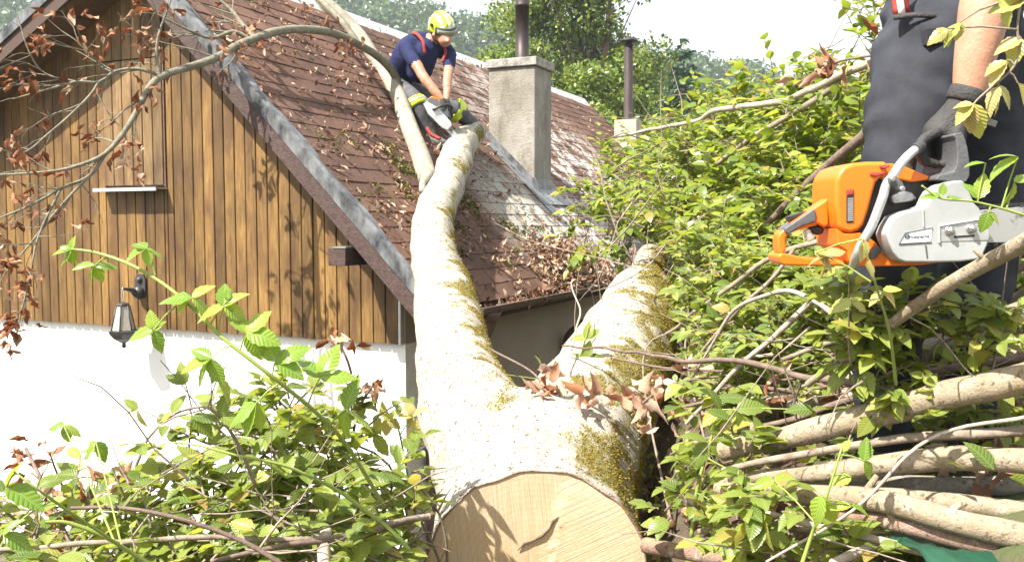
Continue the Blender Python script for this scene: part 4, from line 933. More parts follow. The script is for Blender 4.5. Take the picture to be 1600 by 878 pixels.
# ---------------------------------------------------------------- thickets and felled brush
def bush(name, root, label, cat, blobs, leafmat, twigmat, tagname, nobj, near=T_BIG, far=T_MID, group=None, extra=None, stems=3):
    """blobs: (px, py, Y, r, nsprays, leaf, nleaf, squash)"""
    root = Vector(root); root.z = gz(root.x, root.y) ; t = thing(name, root, label, cat, group); f = Foliage()
    mb = MB()
    for (x, y, Y_, r, ns, lf, nl, sq) in blobs:
        c = P(x, y, Y_); f.blob(c, r, ns, lf, nl, squash=sq)
        for _ in range(stems):
            e = c + Vector(rand_unit(1)[0]) * r * .8; b0 = Vector((root.x + random.gauss(0, .25), root.y + random.gauss(0, .25), 0)); b0.z = gz(b0.x, b0.y) - .05
            md = b0.lerp(e, .55) + Vector(rng.normal(size=3)) * .12 + Z * .1; sp, sr = smooth_path([b0, md, e], [.006, .0045, .0025], 6); mb.tube(sp, sr, 5, False)
    if extra: extra(f)
    if stems: tag(mb.build('stem', twigmat, t), kind='stuff')
    f.finish(t, leafmat, twigmat, far, near, nobj, tagname); return t
bush('hazel_bush', P(985, 480, 7.0), 'leafy bush hanging over the roof edge in front of the thin capped flue', 'bush',
     [(967, 348, 7, 0.45, 57, 0.085, 9, 1.1), (997, 268, 7.6, 0.45, 45, 0.085, 9, 0.8), (1042, 338, 7.2, 0.5, 57, 0.085, 9, 1.2), (932, 308, 7.3, 0.28, 17, 0.08, 8, 1), (1012, 233, 8, 0.35, 20, 0.08, 8, 0.7), (1067, 248, 7.2, 0.4, 37, 0.085, 9, 1), (1057, 428, 6.4, 0.4, 42, 0.085, 9, 1)],
     M['leaf_hedge'], M['twig'], 'hz1', 120, near=T_MID, far=T_MID)
bush('hazel_bush', P(1140, 480, 5.6), 'broad sunlit hazel thicket behind the orange chainsaw handle', 'bush',
     [(1098, 288, 5.8, .50, 77, .08, 10, 1.1), (1158, 238, 5.8, .50, 75, .08, 10, 1), (1128, 378, 5.2, .50, 82, .08, 10, 1.1), (1208, 318, 5.0, .50, 77, .08, 10, 1.1), (1068, 358, 6.0, .45, 55, .08, 9, 1), (1218, 198, 5.6, .45, 55, .08, 9, .9), (1188, 418, 4.6, .42, 62, .075, 10, 1), (1108, 198, 6.2, .35, 30, .08, 9, .8), (1158, 158, 6.2, .30, 17, .08, 8, .9)],
     M['leaf_hedge'], M['twig'], 'hz2', 200, near=T_MID, far=T_MID)
bush('hazel_bush', P(1290, 420, 4.6), 'tall hazel bush close behind the man in dark trousers', 'bush',
     [(1280, 230, 4.8, .42, 67, .075, 10, 1.1), (1320, 170, 4.8, .40, 50, .075, 10, 1), (1260, 300, 4.5, .40, 65, .075, 10, 1.1), (1330, 260, 4.4, .40, 57, .075, 10, 1.2), (1250, 170, 5.0, .30, 22, .075, 8, .9), (1370, 110, 5.0, .38, 42, .075, 10, 1.2), (1360, 50, 5.2, .3, 20, .075, 9, 1.3), (1240, 370, 4.2, .36, 52, .07, 10, 1), (1440, 180, 5.2, .5, 50, .075, 10, 1.2), (1560, 150, 5.0, .6, 62, .08, 10, 1.3), (1590, 330, 4.2, .5, 50, .08, 10, 1.2)],
     M['leaf_hedge'], M['twig'], 'hz3', 200, near=T_MID, far=T_MID)
bush('brush_pile', P(1150, 560, 3.6), 'low heap of felled leafy twigs between the mossy limb and the chainsaw', 'brush pile',
     [(1143, 445, 3.9, 0.3, 65, 0.06, 10, 0.7), (1213, 465, 3.5, 0.32, 77, 0.06, 10, 0.7), (1273, 435, 3.4, 0.3, 67, 0.06, 10, 0.8), (1153, 525, 3.4, 0.28, 62, 0.055, 10, 0.6), (1213, 535, 3.1, 0.28, 57, 0.055, 10, 0.55), (1313, 505, 3, 0.28, 60, 0.055, 10, 0.6), (1123, 405, 4.4, 0.32, 50, 0.065, 9, 0.8), (1363, 475, 3.1, 0.25, 45, 0.055, 9, 0.6), (1143, 605, 3.1, 0.22, 32, 0.055, 9, 0.5), (1343, 565, 2.8, 0.26, 27, 0.055, 9, 0.45)],
     M['leaf'], M['twig'], 'hz4', 260, near=T_BIG, stems=1)
bush('brush_pile', P(1300, 720, 2.3), 'green leaves and shoots poking through the stacked cut poles', 'brush pile',
     [(1100, 720, 2.5, 0.144, 10, 0.065, 6, 0.6), (1070, 790, 2.4, 0.126, 9, 0.065, 6, 0.6), (1150, 830, 2.2, 0.144, 11, 0.06, 7, 0.5), (1240, 860, 2.1, 0.144, 10, 0.06, 7, 0.5), (1380, 670, 2.45, 0.162, 9, 0.06, 7, 0.45), (1480, 640, 2.4, 0.162, 9, 0.06, 7, 0.5), (1560, 600, 2.4, 0.18, 10, 0.06, 7, 0.6), (1350, 860, 2, 0.162, 11, 0.065, 7, 0.5), (1500, 700, 2.3, 0.135, 7, 0.06, 7, 0.5), (1130, 640, 2.6, 0.144, 9, 0.07, 6, 0.6), (1530, 560, 2.5, 0.18, 8, 0.06, 7, 0.5), (1450, 520, 2.7, 0.18, 9, 0.06, 7, 0.6), (1580, 450, 2.6, 0.198, 10, 0.065, 7, 0.8), (1350, 515, 2.12, 0.108, 7, 0.055, 7, 0.8), (1430, 520, 2.1, 0.108, 7, 0.055, 7, 0.7), (1370, 590, 2.1, 0.126, 7, 0.055, 7, 0.6), (1480, 570, 2.12, 0.117, 6, 0.055, 7, 0.6), (1160, 700, 2.25, 0.09, 6, 0.06, 6, 0.6), (1190, 750, 2.1, 0.09, 6, 0.06, 6, 0.6), (1200, 800, 2, 0.09, 5, 0.06, 6, 0.6), (1310, 460, 2.3, 0.108, 6, 0.05, 7, 0.7), (1420, 640, 2.1, 0.09, 4, 0.055, 6, 0.5), (1560, 520, 2, 0.126, 6, 0.055, 7, 0.6), (1345, 475, 2.12, 0.1, 10, 0.05, 7, 0.9), (1400, 500, 2.1, 0.11, 12, 0.05, 7, 0.9), (1360, 560, 2.1, 0.11, 12, 0.05, 7, 0.9), (1400, 610, 2.12, 0.1, 8, 0.05, 7, 0.7), (1480, 500, 2.12, 0.12, 10, 0.05, 7, 0.8), (1540, 480, 2.1, 0.12, 10, 0.05, 7, 0.8)],
     M['leaf'], M['twig_dark'], 'hz5', 240, stems=0)
bush('brush_pile', P(470, 800, 2.5), 'dense heap of felled leafy branches beside the sawn trunk', 'brush pile',
     [(520, 680, 2.6, 0.22, 22, 0.062, 8, 0.8), (440, 660, 2.6, 0.2, 19, 0.062, 8, 0.9), (400, 730, 2.4, 0.22, 26, 0.062, 8, 0.8), (480, 770, 2.3, 0.24, 29, 0.062, 8, 0.7), (570, 760, 2.5, 0.2, 22, 0.062, 8, 0.7), (600, 840, 2.4, 0.18, 19, 0.062, 8, 0.7), (440, 860, 2.1, 0.22, 26, 0.062, 8, 0.6), (540, 890, 2.1, 0.22, 22, 0.062, 8, 0.6), (350, 820, 2.2, 0.2, 22, 0.062, 8, 0.7), (640, 800, 2.7, 0.16, 12, 0.062, 7, 0.8), (380, 900, 2, 0.2, 18, 0.062, 8, 0.6), (500, 830, 2.6, 0.3, 22, 0.062, 8, 0.8), (620, 900, 2.6, 0.25, 16, 0.062, 8, 0.8)],
     M['leaf'], M['twig'], 'hz6', 270)
bush('brush_pile', P(180, 840, 2.4), 'loose low brush with withered brown leaves before the white wall', 'brush pile',
     [(290, 725, 2.3, 0.16, 10, 0.058, 7, 0.8), (240, 795, 2.2, 0.2, 16, 0.058, 8, 0.6), (150, 835, 2.1, 0.2, 16, 0.058, 8, 0.6), (60, 825, 2.1, 0.18, 10, 0.058, 7, 0.6), (50, 895, 1.9, 0.2, 16, 0.058, 8, 0.6), (180, 905, 1.9, 0.2, 17, 0.058, 8, 0.6), (290, 875, 2, 0.2, 17, 0.058, 8, 0.6), (120, 755, 2.3, 0.14, 3, 0.058, 6, 0.6), (200, 865, 2.5, 0.3, 18, 0.058, 8, 0.6), (340, 675, 2.4, 0.13, 7, 0.058, 6, 0.9), (20, 855, 2.5, 0.25, 12, 0.058, 8, 0.5)],
     M['leaf'], M['twig'], 'hz7', 240)
# withered leaves caught in the brush
def dry_clump(label, centers, size, n_each, spread, twig_pts=None, tagname='dryc', pale=.3):
    c0 = P(*centers[0]); t = thing('withered_twig', c0, label, 'dead twig'); prev = None; stk = []; cs_ = []
    for (x, y, Y_) in centers:
        c = P(x, y, Y_)
        for _ in range(n_each):
            dm = M['dry_pale'] if random.random() < pale else M['leaf_dry']; p = c + Vector(rng.normal(size=3)) * spread; m3 = frames(np.array([tuple(Vector(rng.normal(size=3)) + Z * -.3)]), rand_unit(1))[0] * size * random.uniform(.7, 1.25)
            leaf_obj('dry_leaf', T_DRY, random.randrange(3), m3, p, dm, t, tagname + dm.name); stk.append(p)
        prev = c; cs_.append(c)
    if twig_pts:
        for tp in twig_pts: mb = MB(); mb.tube(smooth_path([P(*q) for q in tp], None, 5), .0045, 6); mb.build('twig', M['twig_dark'], t)
    return t
dry_clump('withered brown leaf cluster before the white wall below the gable corner', [(525, 525, 2.6), (545, 545, 2.6), (580, 595, 2.55), (590, 598, 2.55)], .05, 5, .022, [[(525, 525, 2.6), (548, 580, 2.6), (555, 660, 2.6)], [(585, 597, 2.55), (560, 640, 2.55), (550, 690, 2.6)]])
dry_clump('upright withered brown leaves rising from the brush before the wall', [(40, 700, 2.3), (30, 735, 2.3), (80, 760, 2.2), (130, 790, 2.15), (165, 745, 2.2), (70, 800, 2.1), (110, 850, 2.0)], .048, 7, .026, [[(40, 700, 2.3), (70, 760, 2.2), (110, 850, 2.0), (130, 900, 2)]])
dry_clump('pale crumpled dead leaves lying in the fork of the trunk', [(842, 607, 3.42), (852, 612, 3.4), (862, 600, 3.42), (925, 622, 3.3), (935, 630, 3.25), (985, 605, 3.35), (1000, 612, 3.3)], .085, 5, .026, [[(765, 545, 4.0), (830, 580, 3.6), (850, 610, 3.4)]], pale=.9)
dry_clump('curled dead leaves dangling on a thin twig over the right limb', [(995, 660, 2.95), (1008, 645, 2.95), (1040, 632, 2.95), (1062, 580, 3.0), (1020, 600, 3.0)], .075, 4, .02, [[(960, 560, 3.3), (1040, 575, 3.1), (1130, 580, 2.9)], [(990, 640, 3.0), (1050, 600, 3.0), (1150, 585, 2.9)]], pale=.8)
dry_clump('brown dead leaves on the dark twig before the stacked poles', [(1215, 595, 2.7), (1225, 610, 2.7), (1310, 605, 2.6), (1300, 615, 2.6)], .055, 5, .025, [[(1215, 595, 2.7), (1260, 590, 2.65), (1310, 605, 2.6)]])
dry_clump('grey brown dead leaves hanging beside the man at belt height', [(1290, 95, 3.4), (1300, 100, 3.4), (1262, 125, 3.4), (1375, 85, 3.2), (1380, 100, 3.2)], .07, 5, .025, [[(1375, 85, 3.2), (1300, 100, 3.4), (1240, 135, 3.5)]])
# ---------------------------------------------------------------- cut poles stacked on the right, each a thing
def pole(name, pts, label, m, cat='pole', group=None, wob=.006, n=10, twigs=0):
    w3 = [P(*q[:3]) for q in pts]; rd = [q[3] for q in pts]; t = thing(name, w3[0], label, cat, group)
    sp, sr = smooth_path(w3, rd, 8); sp = [p + Vector((noise.noise(p * 6), noise.noise(p * 6 + Vector((9, 0, 0))), noise.noise(p * 6 + Vector((0, 7, 0))))) * wob for p in sp]
    sr = [r * (1 + .10 * noise.noise(p * 14)) for r, p in zip(sr, sp)]
    mb = MB(); mb.tube(sp, sr, n, False)
    for _ in range(twigs):
        j = random.randrange(2, len(sp) - 2); d = Vector(rng.normal(size=3)) + Z * .3; d.normalize(); mb.tube([sp[j], sp[j] + d * sr[j] * 2.4], [sr[j] * .4, sr[j] * .25], 6)
    mb.build('stem', m, t)
    for a, b, r in ((sp[0], sp[1], sr[0]), (sp[-1], sp[-2], sr[-1])):
        if r > .008: mb = MB(); d = (a - b).normalized(); mb.tube([a - d * .004, a + d * .001], [r * .99, r * .97], n); mb.build('cut_end', M['cut_small'], t)
    return t
pole('cut_pole', [(1130, 704, 2.4, .026), (1260, 675, 2.25, .031), (1400, 640, 2.1, .033), (1500, 612, 2.0, .033), (1640, 580, 1.9, .033)], 'thick pale cut pole with bark scars lying uppermost across the gap before the boot', M['pole_bark'], twigs=3)
pole('cut_pole', [(1120, 752, 2.35, .015), (1300, 735, 2.15, .023), (1420, 722, 2.05, .026), (1500, 715, 2.0, .027), (1640, 722, 1.9, .028)], 'straight smooth tan pole just below the thick scarred one', M['pole_bark'], twigs=2)
pole('cut_pole', [(1230, 752, 2.28, .018), (1350, 756, 2.2, .020), (1450, 757, 2.1, .022), (1640, 760, 2.0, .024)], 'grey straight pole tucked under the smooth tan one', M['pole_grey'])
pole('cut_pole', [(1120, 764, 2.25, .017), (1280, 772, 2.05, .024), (1380, 785, 1.95, .026), (1480, 808, 1.85, .027), (1640, 850, 1.75, .028)], 'pale lichen flecked pole slanting down above the reddish one', M['pole_bark'], twigs=3)
pole('cut_pole', [(1330, 766, 2.15, .014), (1480, 784, 2.0, .022), (1640, 808, 1.9, .023)], 'light pole wedged between the grey pole and the lichen flecked one', M['pole_bark'])
pole('cut_pole', [(1240, 790, 2.1, .017), (1340, 806, 2.0, .018), (1440, 826, 1.9, .019), (1640, 880, 1.75, .020)], 'thin reddish brown pole lowest of the slanting stack', M['pole_red'])
pole('cut_pole', [(1010, 852, 2.5, .022), (1100, 866, 2.35, .022), (1260, 892, 2.1, .022)], 'pinkish pole lying on the ground beside the trunk', M['pole_red'])
pole('cut_pole', [(1240, 640, 2.8, .030), (1340, 590, 2.65, .032), (1450, 545, 2.5, .033), (1560, 505, 2.4, .033), (1650, 470, 2.3, .033)], 'stout greyish pole rising towards the man behind the stack', M['pole_grey'], twigs=2)
pole('cut_pole', [(1180, 645, 2.95, .022), (1290, 610, 2.8, .024), (1420, 565, 2.65, .025), (1650, 500, 2.45, .026)], 'slimmer brown pole running under the stout greyish one', M['pole_red'])
pole('cut_pole', [(1265, 600, 2.35, .009), (1360, 530, 2.1, .012), (1430, 480, 1.98, .014), (1500, 435, 1.86, .016), (1570, 398, 1.75, .017), (1650, 350, 1.62, .018)], 'slender stripped pole slanting up in front of the chainsaw bar', M['pole_bark'], twigs=2)
pole('cut_pole', [(1120, 660, 2.9, .02), (1200, 625, 2.85, .02), (1300, 600, 2.8, .018), (1400, 585, 2.75, .016)], 'dull brown pole half buried under dead leaves', M['pole_grey'])
for pts, lb, m in [
    ([(960, 215, 6.0, .009), (1030, 200, 5.6, .012), (1090, 188, 5.3, .014), (1120, 172, 5.1, .016), (1220, 160, 4.7, .018), (1290, 130, 4.4, .019), (1370, 95, 4.1, .02)], 'long bare pale stem bending out of the thicket towards the flue', M['twig_pale']),
    ([(1130, 440, 4.4, .010), (1200, 350, 4.2, .016), (1265, 285, 4.0, .02), (1320, 240, 3.8, .022), (1375, 185, 3.6, .024)], 'dark bare branch crossing the thicket towards the man hip', M['twig_dark']),
    ([(1110, 262, 5.0, .010), (1170, 220, 4.8, .014), (1260, 165, 4.5, .016), (1330, 120, 4.3, .016)], 'thin forked bare stem running up below the pale one', M['twig']),
    ([(1065, 625, 3.1, .004), (1110, 540, 2.9, .005), (1150, 485, 2.8, .006), (1210, 457, 2.65, .007), (1270, 470, 2.5, .0075), (1335, 515, 2.4, .008)], 'arched pale shoot bowing over the leafy brush pile', M['twig_pale']),
    ([(880, 540, 3.9, .004), (980, 548, 3.4, .006), (1060, 562, 3.0, .008), (1140, 565, 2.8, .009), (1240, 585, 2.6, .010), (1330, 598, 2.45, .011), (1440, 612, 2.3, .012)], 'long thin dark twig reaching from the poles over the right limb', M['twig_dark']),
    ([(1060, 600, 3.1, .004), (1120, 520, 3.0, .006), (1200, 440, 2.9, .007), (1240, 390, 2.9, .007)], 'straight thin stick leaning through the brush pile', M['twig']),
    ([(1040, 520, 3.6, .006), (1110, 470, 3.4, .008), (1210, 400, 3.2, .010), (1300, 370, 3.1, .01)], 'grey stick lying across the brush behind the chainsaw handle', M['twig']),
    ([(1070, 660, 2.9, .006), (1150, 580, 2.8, .008), (1230, 510, 2.7, .009), (1300, 440, 2.65, .010)], 'pale crossing stick slanting over the arched shoot', M['twig_pale']),
    ([(1300, 880, 1.9, .011), (1370, 850, 1.95, .011), (1450, 812, 2.0, .010), (1520, 790, 2.0, .008)], 'short white weathered stick under the reddish pole', M['twig_pale']),
    ([(890, 600, 3.6, .003), (895, 540, 3.9, .004), (905, 490, 4.1, .0045), (893, 440, 4.3, .003)], 'upright leafless sprig standing in the fork before the shaded wall', M['twig_pale']),
    ([(110, 795, 1.75, .0038), (200, 792, 1.75, .0042), (290, 808, 1.75, .0046), (390, 850, 1.75, .005), (460, 900, 1.75, .0055)], 'bare brown stick lying over the brush before the wall', M['twig_dark']),
    ([(-20, 858, 1.9, .005), (120, 850, 1.9, .006), (330, 838, 1.95, .0065), (500, 838, 2.0, .007), (670, 808, 2.2, .008)], 'long grey stick reaching through the brush to the trunk', M['twig']),
    ([(330, 880, 1.9, .005), (430, 850, 1.95, .006), (560, 835, 2.05, .007), (675, 805, 2.25, .008)], 'brown stick crossing the long grey one beside the trunk', M['twig_dark']),
    ([(505, 900, 1.95, .016), (502, 850, 2.0, .016), (505, 830, 2.05, .015)], 'short peeled stub standing upright in the brush', M['twig_pale']),
    ([(270, 694, 1.9, .002), (370, 712, 1.9, .003), (470, 738, 1.95, .0038), (540, 770, 2.0, .0045), (640, 860, 2.05, .0055)], 'long green shoot slanting through the dense heap towards the trunk', M['stem_green']),
    ([(70, 820, 1.6, .003), (110, 820, 1.62, .004), (180, 842, 1.65, .004), (240, 880, 1.7, .004)], 'pale green arching shoot low in the loose brush', M['stem_green'])]:
    pole('bare_stick', pts, lb, m, 'branch', wob=.012, n=7)
for pts, lb, m in [
    ([(1090, 830, 2.4, .008), (1250, 828, 2.2, .011), (1420, 838, 2.0, .013), (1640, 842, 1.85, .014)], 'thin grey branch under the reddish pole near the green sheet', M['twig']),
    ([(1100, 690, 2.6, .006), (1240, 655, 2.5, .009), (1400, 600, 2.4, .011), (1640, 545, 2.25, .013)], 'thin brown branch between the scarred pole and the stout greyish pole', M['twig_dark']),
    ([(1150, 560, 3.2, .006), (1280, 545, 3.0, .009), (1420, 530, 2.8, .011), (1640, 440, 2.5, .012)], 'slender pale branch behind the person boots', M['twig_pale']),
    ([(1200, 880, 1.95, .003), (1330, 800, 1.95, .0035), (1450, 690, 1.95, .004), (1640, 640, 1.9, .005)], 'yellowish switch slanting over the smooth tan pole', M['twig_pale']),
    ([(1050, 640, 2.9, .005), (1180, 610, 2.8, .007), (1330, 610, 2.7, .009), (1640, 560, 2.5, .012)], 'dark whippy branch running behind the scarred pole', M['twig_dark']),
    ([(1130, 735, 2.3, .008), (1300, 700, 2.15, .010), (1460, 680, 2.05, .012), (1640, 668, 1.95, .013)], 'slim grey brown branch between the scarred pole and the smooth tan pole', M['twig']),
    ([(1190, 800, 2.1, .007), (1350, 838, 1.95, .009), (1640, 905, 1.75, .011)], 'slim pale branch alongside the reddish pole', M['twig_pale']),
    ([(1220, 560, 2.9, .007), (1380, 505, 2.7, .010), (1640, 400, 2.4, .012)], 'slim brown branch above the stout greyish pole', M['twig'])]:
    pole('bare_stick', pts, lb, m, 'branch', wob=.012, n=7)
# green plastic sheet peeking out under the poles
V = []; nx, ny = 36, 18
for j in range(ny + 1):
    for i_ in range(nx + 1):
        x = 1400 + 330 * i_ / nx; q = P(x, 880, 1.95 + .0 * i_); yy = 1.62 + .42 * j / ny; xx = (x - 800) / FPX * 1.95; zz = -.735 + .05 * math.sin(j / ny * 3.1)
        zz += .035 * noise.noise(Vector((xx * 6, yy * 7, 2))) + .015 * (1 - 2 * abs(noise.noise(Vector((xx * 14, yy * 11, 5))))); V.append((xx, yy, zz))
F = [(j * (nx + 1) + i_, j * (nx + 1) + i_ + 1, (j + 1) * (nx + 1) + i_ + 1, (j + 1) * (nx + 1) + i_) for j in range(ny) for i_ in range(nx)]
M['tarp'] = mat('green_sheet', (.008, .045, .026), .4, spec=.4, c2=(.018, .07, .04), noise_amt=.2, noise_scale=12, bump=.2)
o = obj('tarpaulin', np_mesh('tarpaulin', V, F), None, M['tarp']); tag(o, 'crumpled dark green plastic sheet under the lowest poles', 'tarpaulin'); sd = o.modifiers.new('s', 'SOLIDIFY'); sd.thickness = .003
# fine bare twigs tangled in the brush (nobody could count them)
mb = MB()
def tangle(n, x0, x1, y0, y1, Y0, Y1, lo, hi, r):
    for _ in range(n):
        x, y = random.uniform(x0, x1), random.uniform(y0, y1); Y_ = Y0 + (Y1 - Y0) * (y1 - y) / (y1 - y0) + random.gauss(0, .12); p = P(x, y, Y_)
        d = Vector((random.gauss(0, 1), random.gauss(0, .5), random.gauss(.12, .35))).normalized(); ln = random.uniform(lo, hi); q = [p]
        for k in range(4): d = (d + Vector(rng.normal(size=3)) * .22).normalized(); q.append(q[-1] + d * ln / 4)
        mb.tube(q, [r * random.uniform(.6, 1.3) * (1 - .18 * k) for k in range(5)], 4, False)
tangle(60, 1120, 1400, 430, 640, 2.7, 4.2, .25, .5, .0038); tangle(34, 1180, 1600, 620, 878, 2.0, 2.6, .2, .4, .0035); tangle(40, 1250, 1560, 470, 640, 2.1, 2.5, .2, .45, .003); tangle(45, 20, 560, 720, 878, 1.9, 2.4, .2, .45, .003); tangle(50, 950, 1370, 150, 430, 4.4, 6.2, .4, .9, .006)
o = mb.build('twig_tangle', M['twig'], None); tag(o, 'fine bare twigs tangled all through the felled brush', 'twigs', kind='stuff')
# ---------------------------------------------------------------- dead leaves and chips covering the ground
n = 9000; gxs = rng.uniform(-3.2, 3.5, n); gys = rng.uniform(2.0, 6.5, n); pos = np.stack([gxs, gys, ground_z(gxs, gys) + rng.uniform(.005, .05, n)], -1)
m3 = frames(rand_unit(n), np.array([0, 0, 1.0]) + rng.normal(size=(n, 3)) * .5) * rng.uniform(.03, .08, n)[:, None, None]
tag(bake('ground_litter', T_DRY, m3, pos, M['litter']), 'brown leaf litter covering the bank under the brush', 'leaf litter', kind='stuff')
n = 5000; gxs = rng.uniform(-3.2, 3.5, n); gys = rng.uniform(1.9, 7.5, n); pos = np.stack([gxs, gys, ground_z(gxs, gys) + rng.uniform(.01, .16, n)], -1)
m3 = frames(rand_unit(n), np.array([0, 0, 1.0]) + rng.normal(size=(n, 3)) * .5) * rng.uniform(.04, .08, n)[:, None, None]
tag(bake('ground_ivy', T_MID, m3, pos, M['leaf']), 'low green ground cover leaves on the bank', 'ground cover', kind='stuff')
# ---------------------------------------------------------------- compound leaves: bramble cane and hand-placed shoots
def leaflet(parent, base, dpx, size, Y_, m, tagname, nrm=None, temps=T_BIG, dy=0.0, k=None):
    """leaf at pixel base pointing along picture direction dpx, at depth Y_"""
    p = P(base[0], base[1], Y_); d = Vector((dpx[0], dy, -dpx[1])).normalized(); n_ = nrm or Vector((random.gauss(0, .3), -.45 + random.gauss(0, .25), .8))
    m3 = frames(np.array([tuple(d)]), np.array([tuple(n_)]))[0] * size; leaf_obj('leaf', temps, random.randrange(len(temps)) if k is None else k, m3, p, m, parent, tagname); return p
def shoot(name, label, cat, stem, groups, m_leaf, m_stem, tagname, thorns=False):
    sp, sr = smooth_path([P(*q[:3]) for q in stem], [q[3] for q in stem], 8); t = thing(name, sp[-1], label, cat)
    mb = MB(); mb.tube(sp, sr, 8)
    for g_ in groups:
        (x, y, Y_), petiole, leaves = g_
        if not petiole: nq = P(x, y, Y_); np_ = min(sp, key=lambda v: (v - nq).length); q = [np_, nq]
        else: q = [P(petiole[0], petiole[1], petiole[2]), P(x, y, Y_)]
        if (q[0] - q[1]).length > .004: mb.tube([q[0], q[0].lerp(q[1], .5) + Z * .004, q[1]], [.0022, .0018, .0014], 5, False)
        for (dx, dy_, size, dz) in leaves: leaflet(t, (x, y), (dx, dy_), size, Y_, m_leaf, tagname, dy=dz)
    if thorns:
        for j in range(4, len(sp) - 2, 3): d = Vector((random.gauss(0, 1), random.gauss(0, 1), random.gauss(.3, .6))).normalized(); mb.tube([sp[j], sp[j] + d * .007], [.0022, .0004], 4, False)
    mb.build('stem', m_stem, t); return t
cy = 1.75
shoot('bramble_cane', 'thorny green bramble cane arching up before the wall lantern', 'bramble',
      [(112, 389, 1.85, .0022), (150, 395, 1.84, .003), (200, 412, 1.82, .0036), (250, 440, 1.8, .0036), (300, 480, 1.78, .0039), (345, 525, 1.76, .0042), (395, 565, 1.76, .0043), (440, 600, 1.78, .0044), (500, 650, 1.85, .0045), (545, 700, 1.95, .0046), (600, 790, 2.1, .005)],
      [((112, 390, 1.85), None, [(-1, .1, .045, 0), (-.8, -.5, .035, .2), (-1, .7, .04, -.2), (.2, -1, .03, .1), (0, 1, .035, .2)]),
       ((148, 415, 1.84), (170, 402, 1.84), [(-1, .1, .045, -.2), (1, -.2, .04, .2), (-.3, 1, .042, 0), (.4, .9, .038, .1)]),
       ((230, 388, 1.8), (243, 430, 1.8), [(-1, .55, .05, -.2), (1, .2, .035, .1), (.1, 1, .04, -.2), (-1, -.5, .042, .3)]),
       ((240, 516, 1.78), (275, 478, 1.78), [(-1, .25, .055, -.1), (.4, 1, .05, -.1), (-.2, 1, .045, .2), (-.1, -1, .045, .2), (1, -.8, .03, .2)]),
       ((300, 465, 1.77), (315, 495, 1.77), [(-1, -.2, .06, -.3), (.8, -.6, .05, .2), (.9, .5, .05, 0), (-.6, .6, .045, -.1)]),
       ((350, 478, 1.76), (340, 520, 1.76), [(-.9, .3, .06, -.3), (.9, -.5, .055, .1), (1, .5, .05, .1), (-.1, -1, .05, .3)]),
       ((385, 520, 1.76), (375, 548, 1.76), [(1, .1, .07, -.2), (.6, -.9, .06, .1), (-.7, -.8, .06, .2), (.7, .9, .06, -.1)]),
       ((330, 560, 1.74), (360, 540, 1.75), [(-1, .3, .065, -.2), (-.5, 1, .065, -.1), (.4, 1, .06, 0), (-1, -.5, .05, .2)]),
       ((430, 565, 1.77), (425, 590, 1.77), [(.8, -.6, .07, 0), (-.5, -1, .065, .2), (1, .3, .065, -.2)]),
       ((400, 630, 1.75), (435, 600, 1.76), [(-1, .4, .07, -.2), (-.4, 1, .07, -.1), (.5, 1, .06, .1)]),
       ((500, 590, 1.82), (480, 635, 1.82), [(.4, -1, .075, .1), (1, -.3, .07, -.1), (-.7, -.8, .065, .2)]),
       ((540, 640, 1.86), (515, 665, 1.87), [(.3, -1, .075, 0), (1, .2, .07, -.2), (-.3, 1, .06, -.1)]),
       ((355, 470, 1.76), None, [(.1, -1, .025, 0), (.2, 1, .03, 0)])],
      M['leaf_bramble'], M['stem_green'], 'bramble', True)
shoot('leafy_twig', 'twig with large oval green leaves standing before the white wall', 'twig',
      [(250, 660, 2.0, .002), (290, 640, 2.0, .003), (330, 640, 2.0, .0035), (370, 690, 2.05, .004), (400, 760, 2.1, .005)],
      [((330, 600, 2.0), (330, 640, 2.0), [(-.2, -1, .06, .1), (.7, -.9, .055, .1)]), ((340, 590, 2.0), None, [(.5, .9, .065, -.2)]), ((290, 600, 2.0), (300, 640, 2.0), [(-1, -.5, .05, 0), (-.3, -1, .055, .2)]), ((300, 650, 2.0), None, [(1, -.2, .06, -.2), (.9, .9, .07, -.1)]), ((268, 645, 2.0), None, [(-.9, .6, .05, -.1), (.6, -1, .05, .2)]),
       ((215, 640, 2.02), (250, 655, 2.0), [(-.6, -.5, .04, 0), (-1, .4, .035, .1), (.2, 1, .045, -.1)]), ((345, 650, 2.0), None, [(.3, -1, .06, .1), (1, .3, .065, -.2)])],
      M['leaf'], M['twig'], 'shoot1')
shoot('leafy_twig', 'yellow green shoot with long pointed leaves at the near end of the loose brush', 'twig',
      [(20, 735, 1.5, .0015), (60, 765, 1.5, .002), (110, 800, 1.55, .0025), (200, 860, 1.65, .003), (260, 900, 1.7, .0035)],
      [((10, 760, 1.5), None, [(1, .45, .075, -.1), (.5, -1, .05, .1)]), ((5, 835, 1.5), None, [(1, .3, .05, -.1), (1, -.8, .045, 0)]), ((150, 690, 1.9), None, [(-.9, .6, .06, 0), (.6, .9, .05, .1)]), ((100, 665, 1.95), None, [(-1, -.1, .045, .1), (.3, 1, .04, 0), (1, .3, .04, 0)])],
      M['leaf_bramble'], M['stem_green'], 'shoot2')
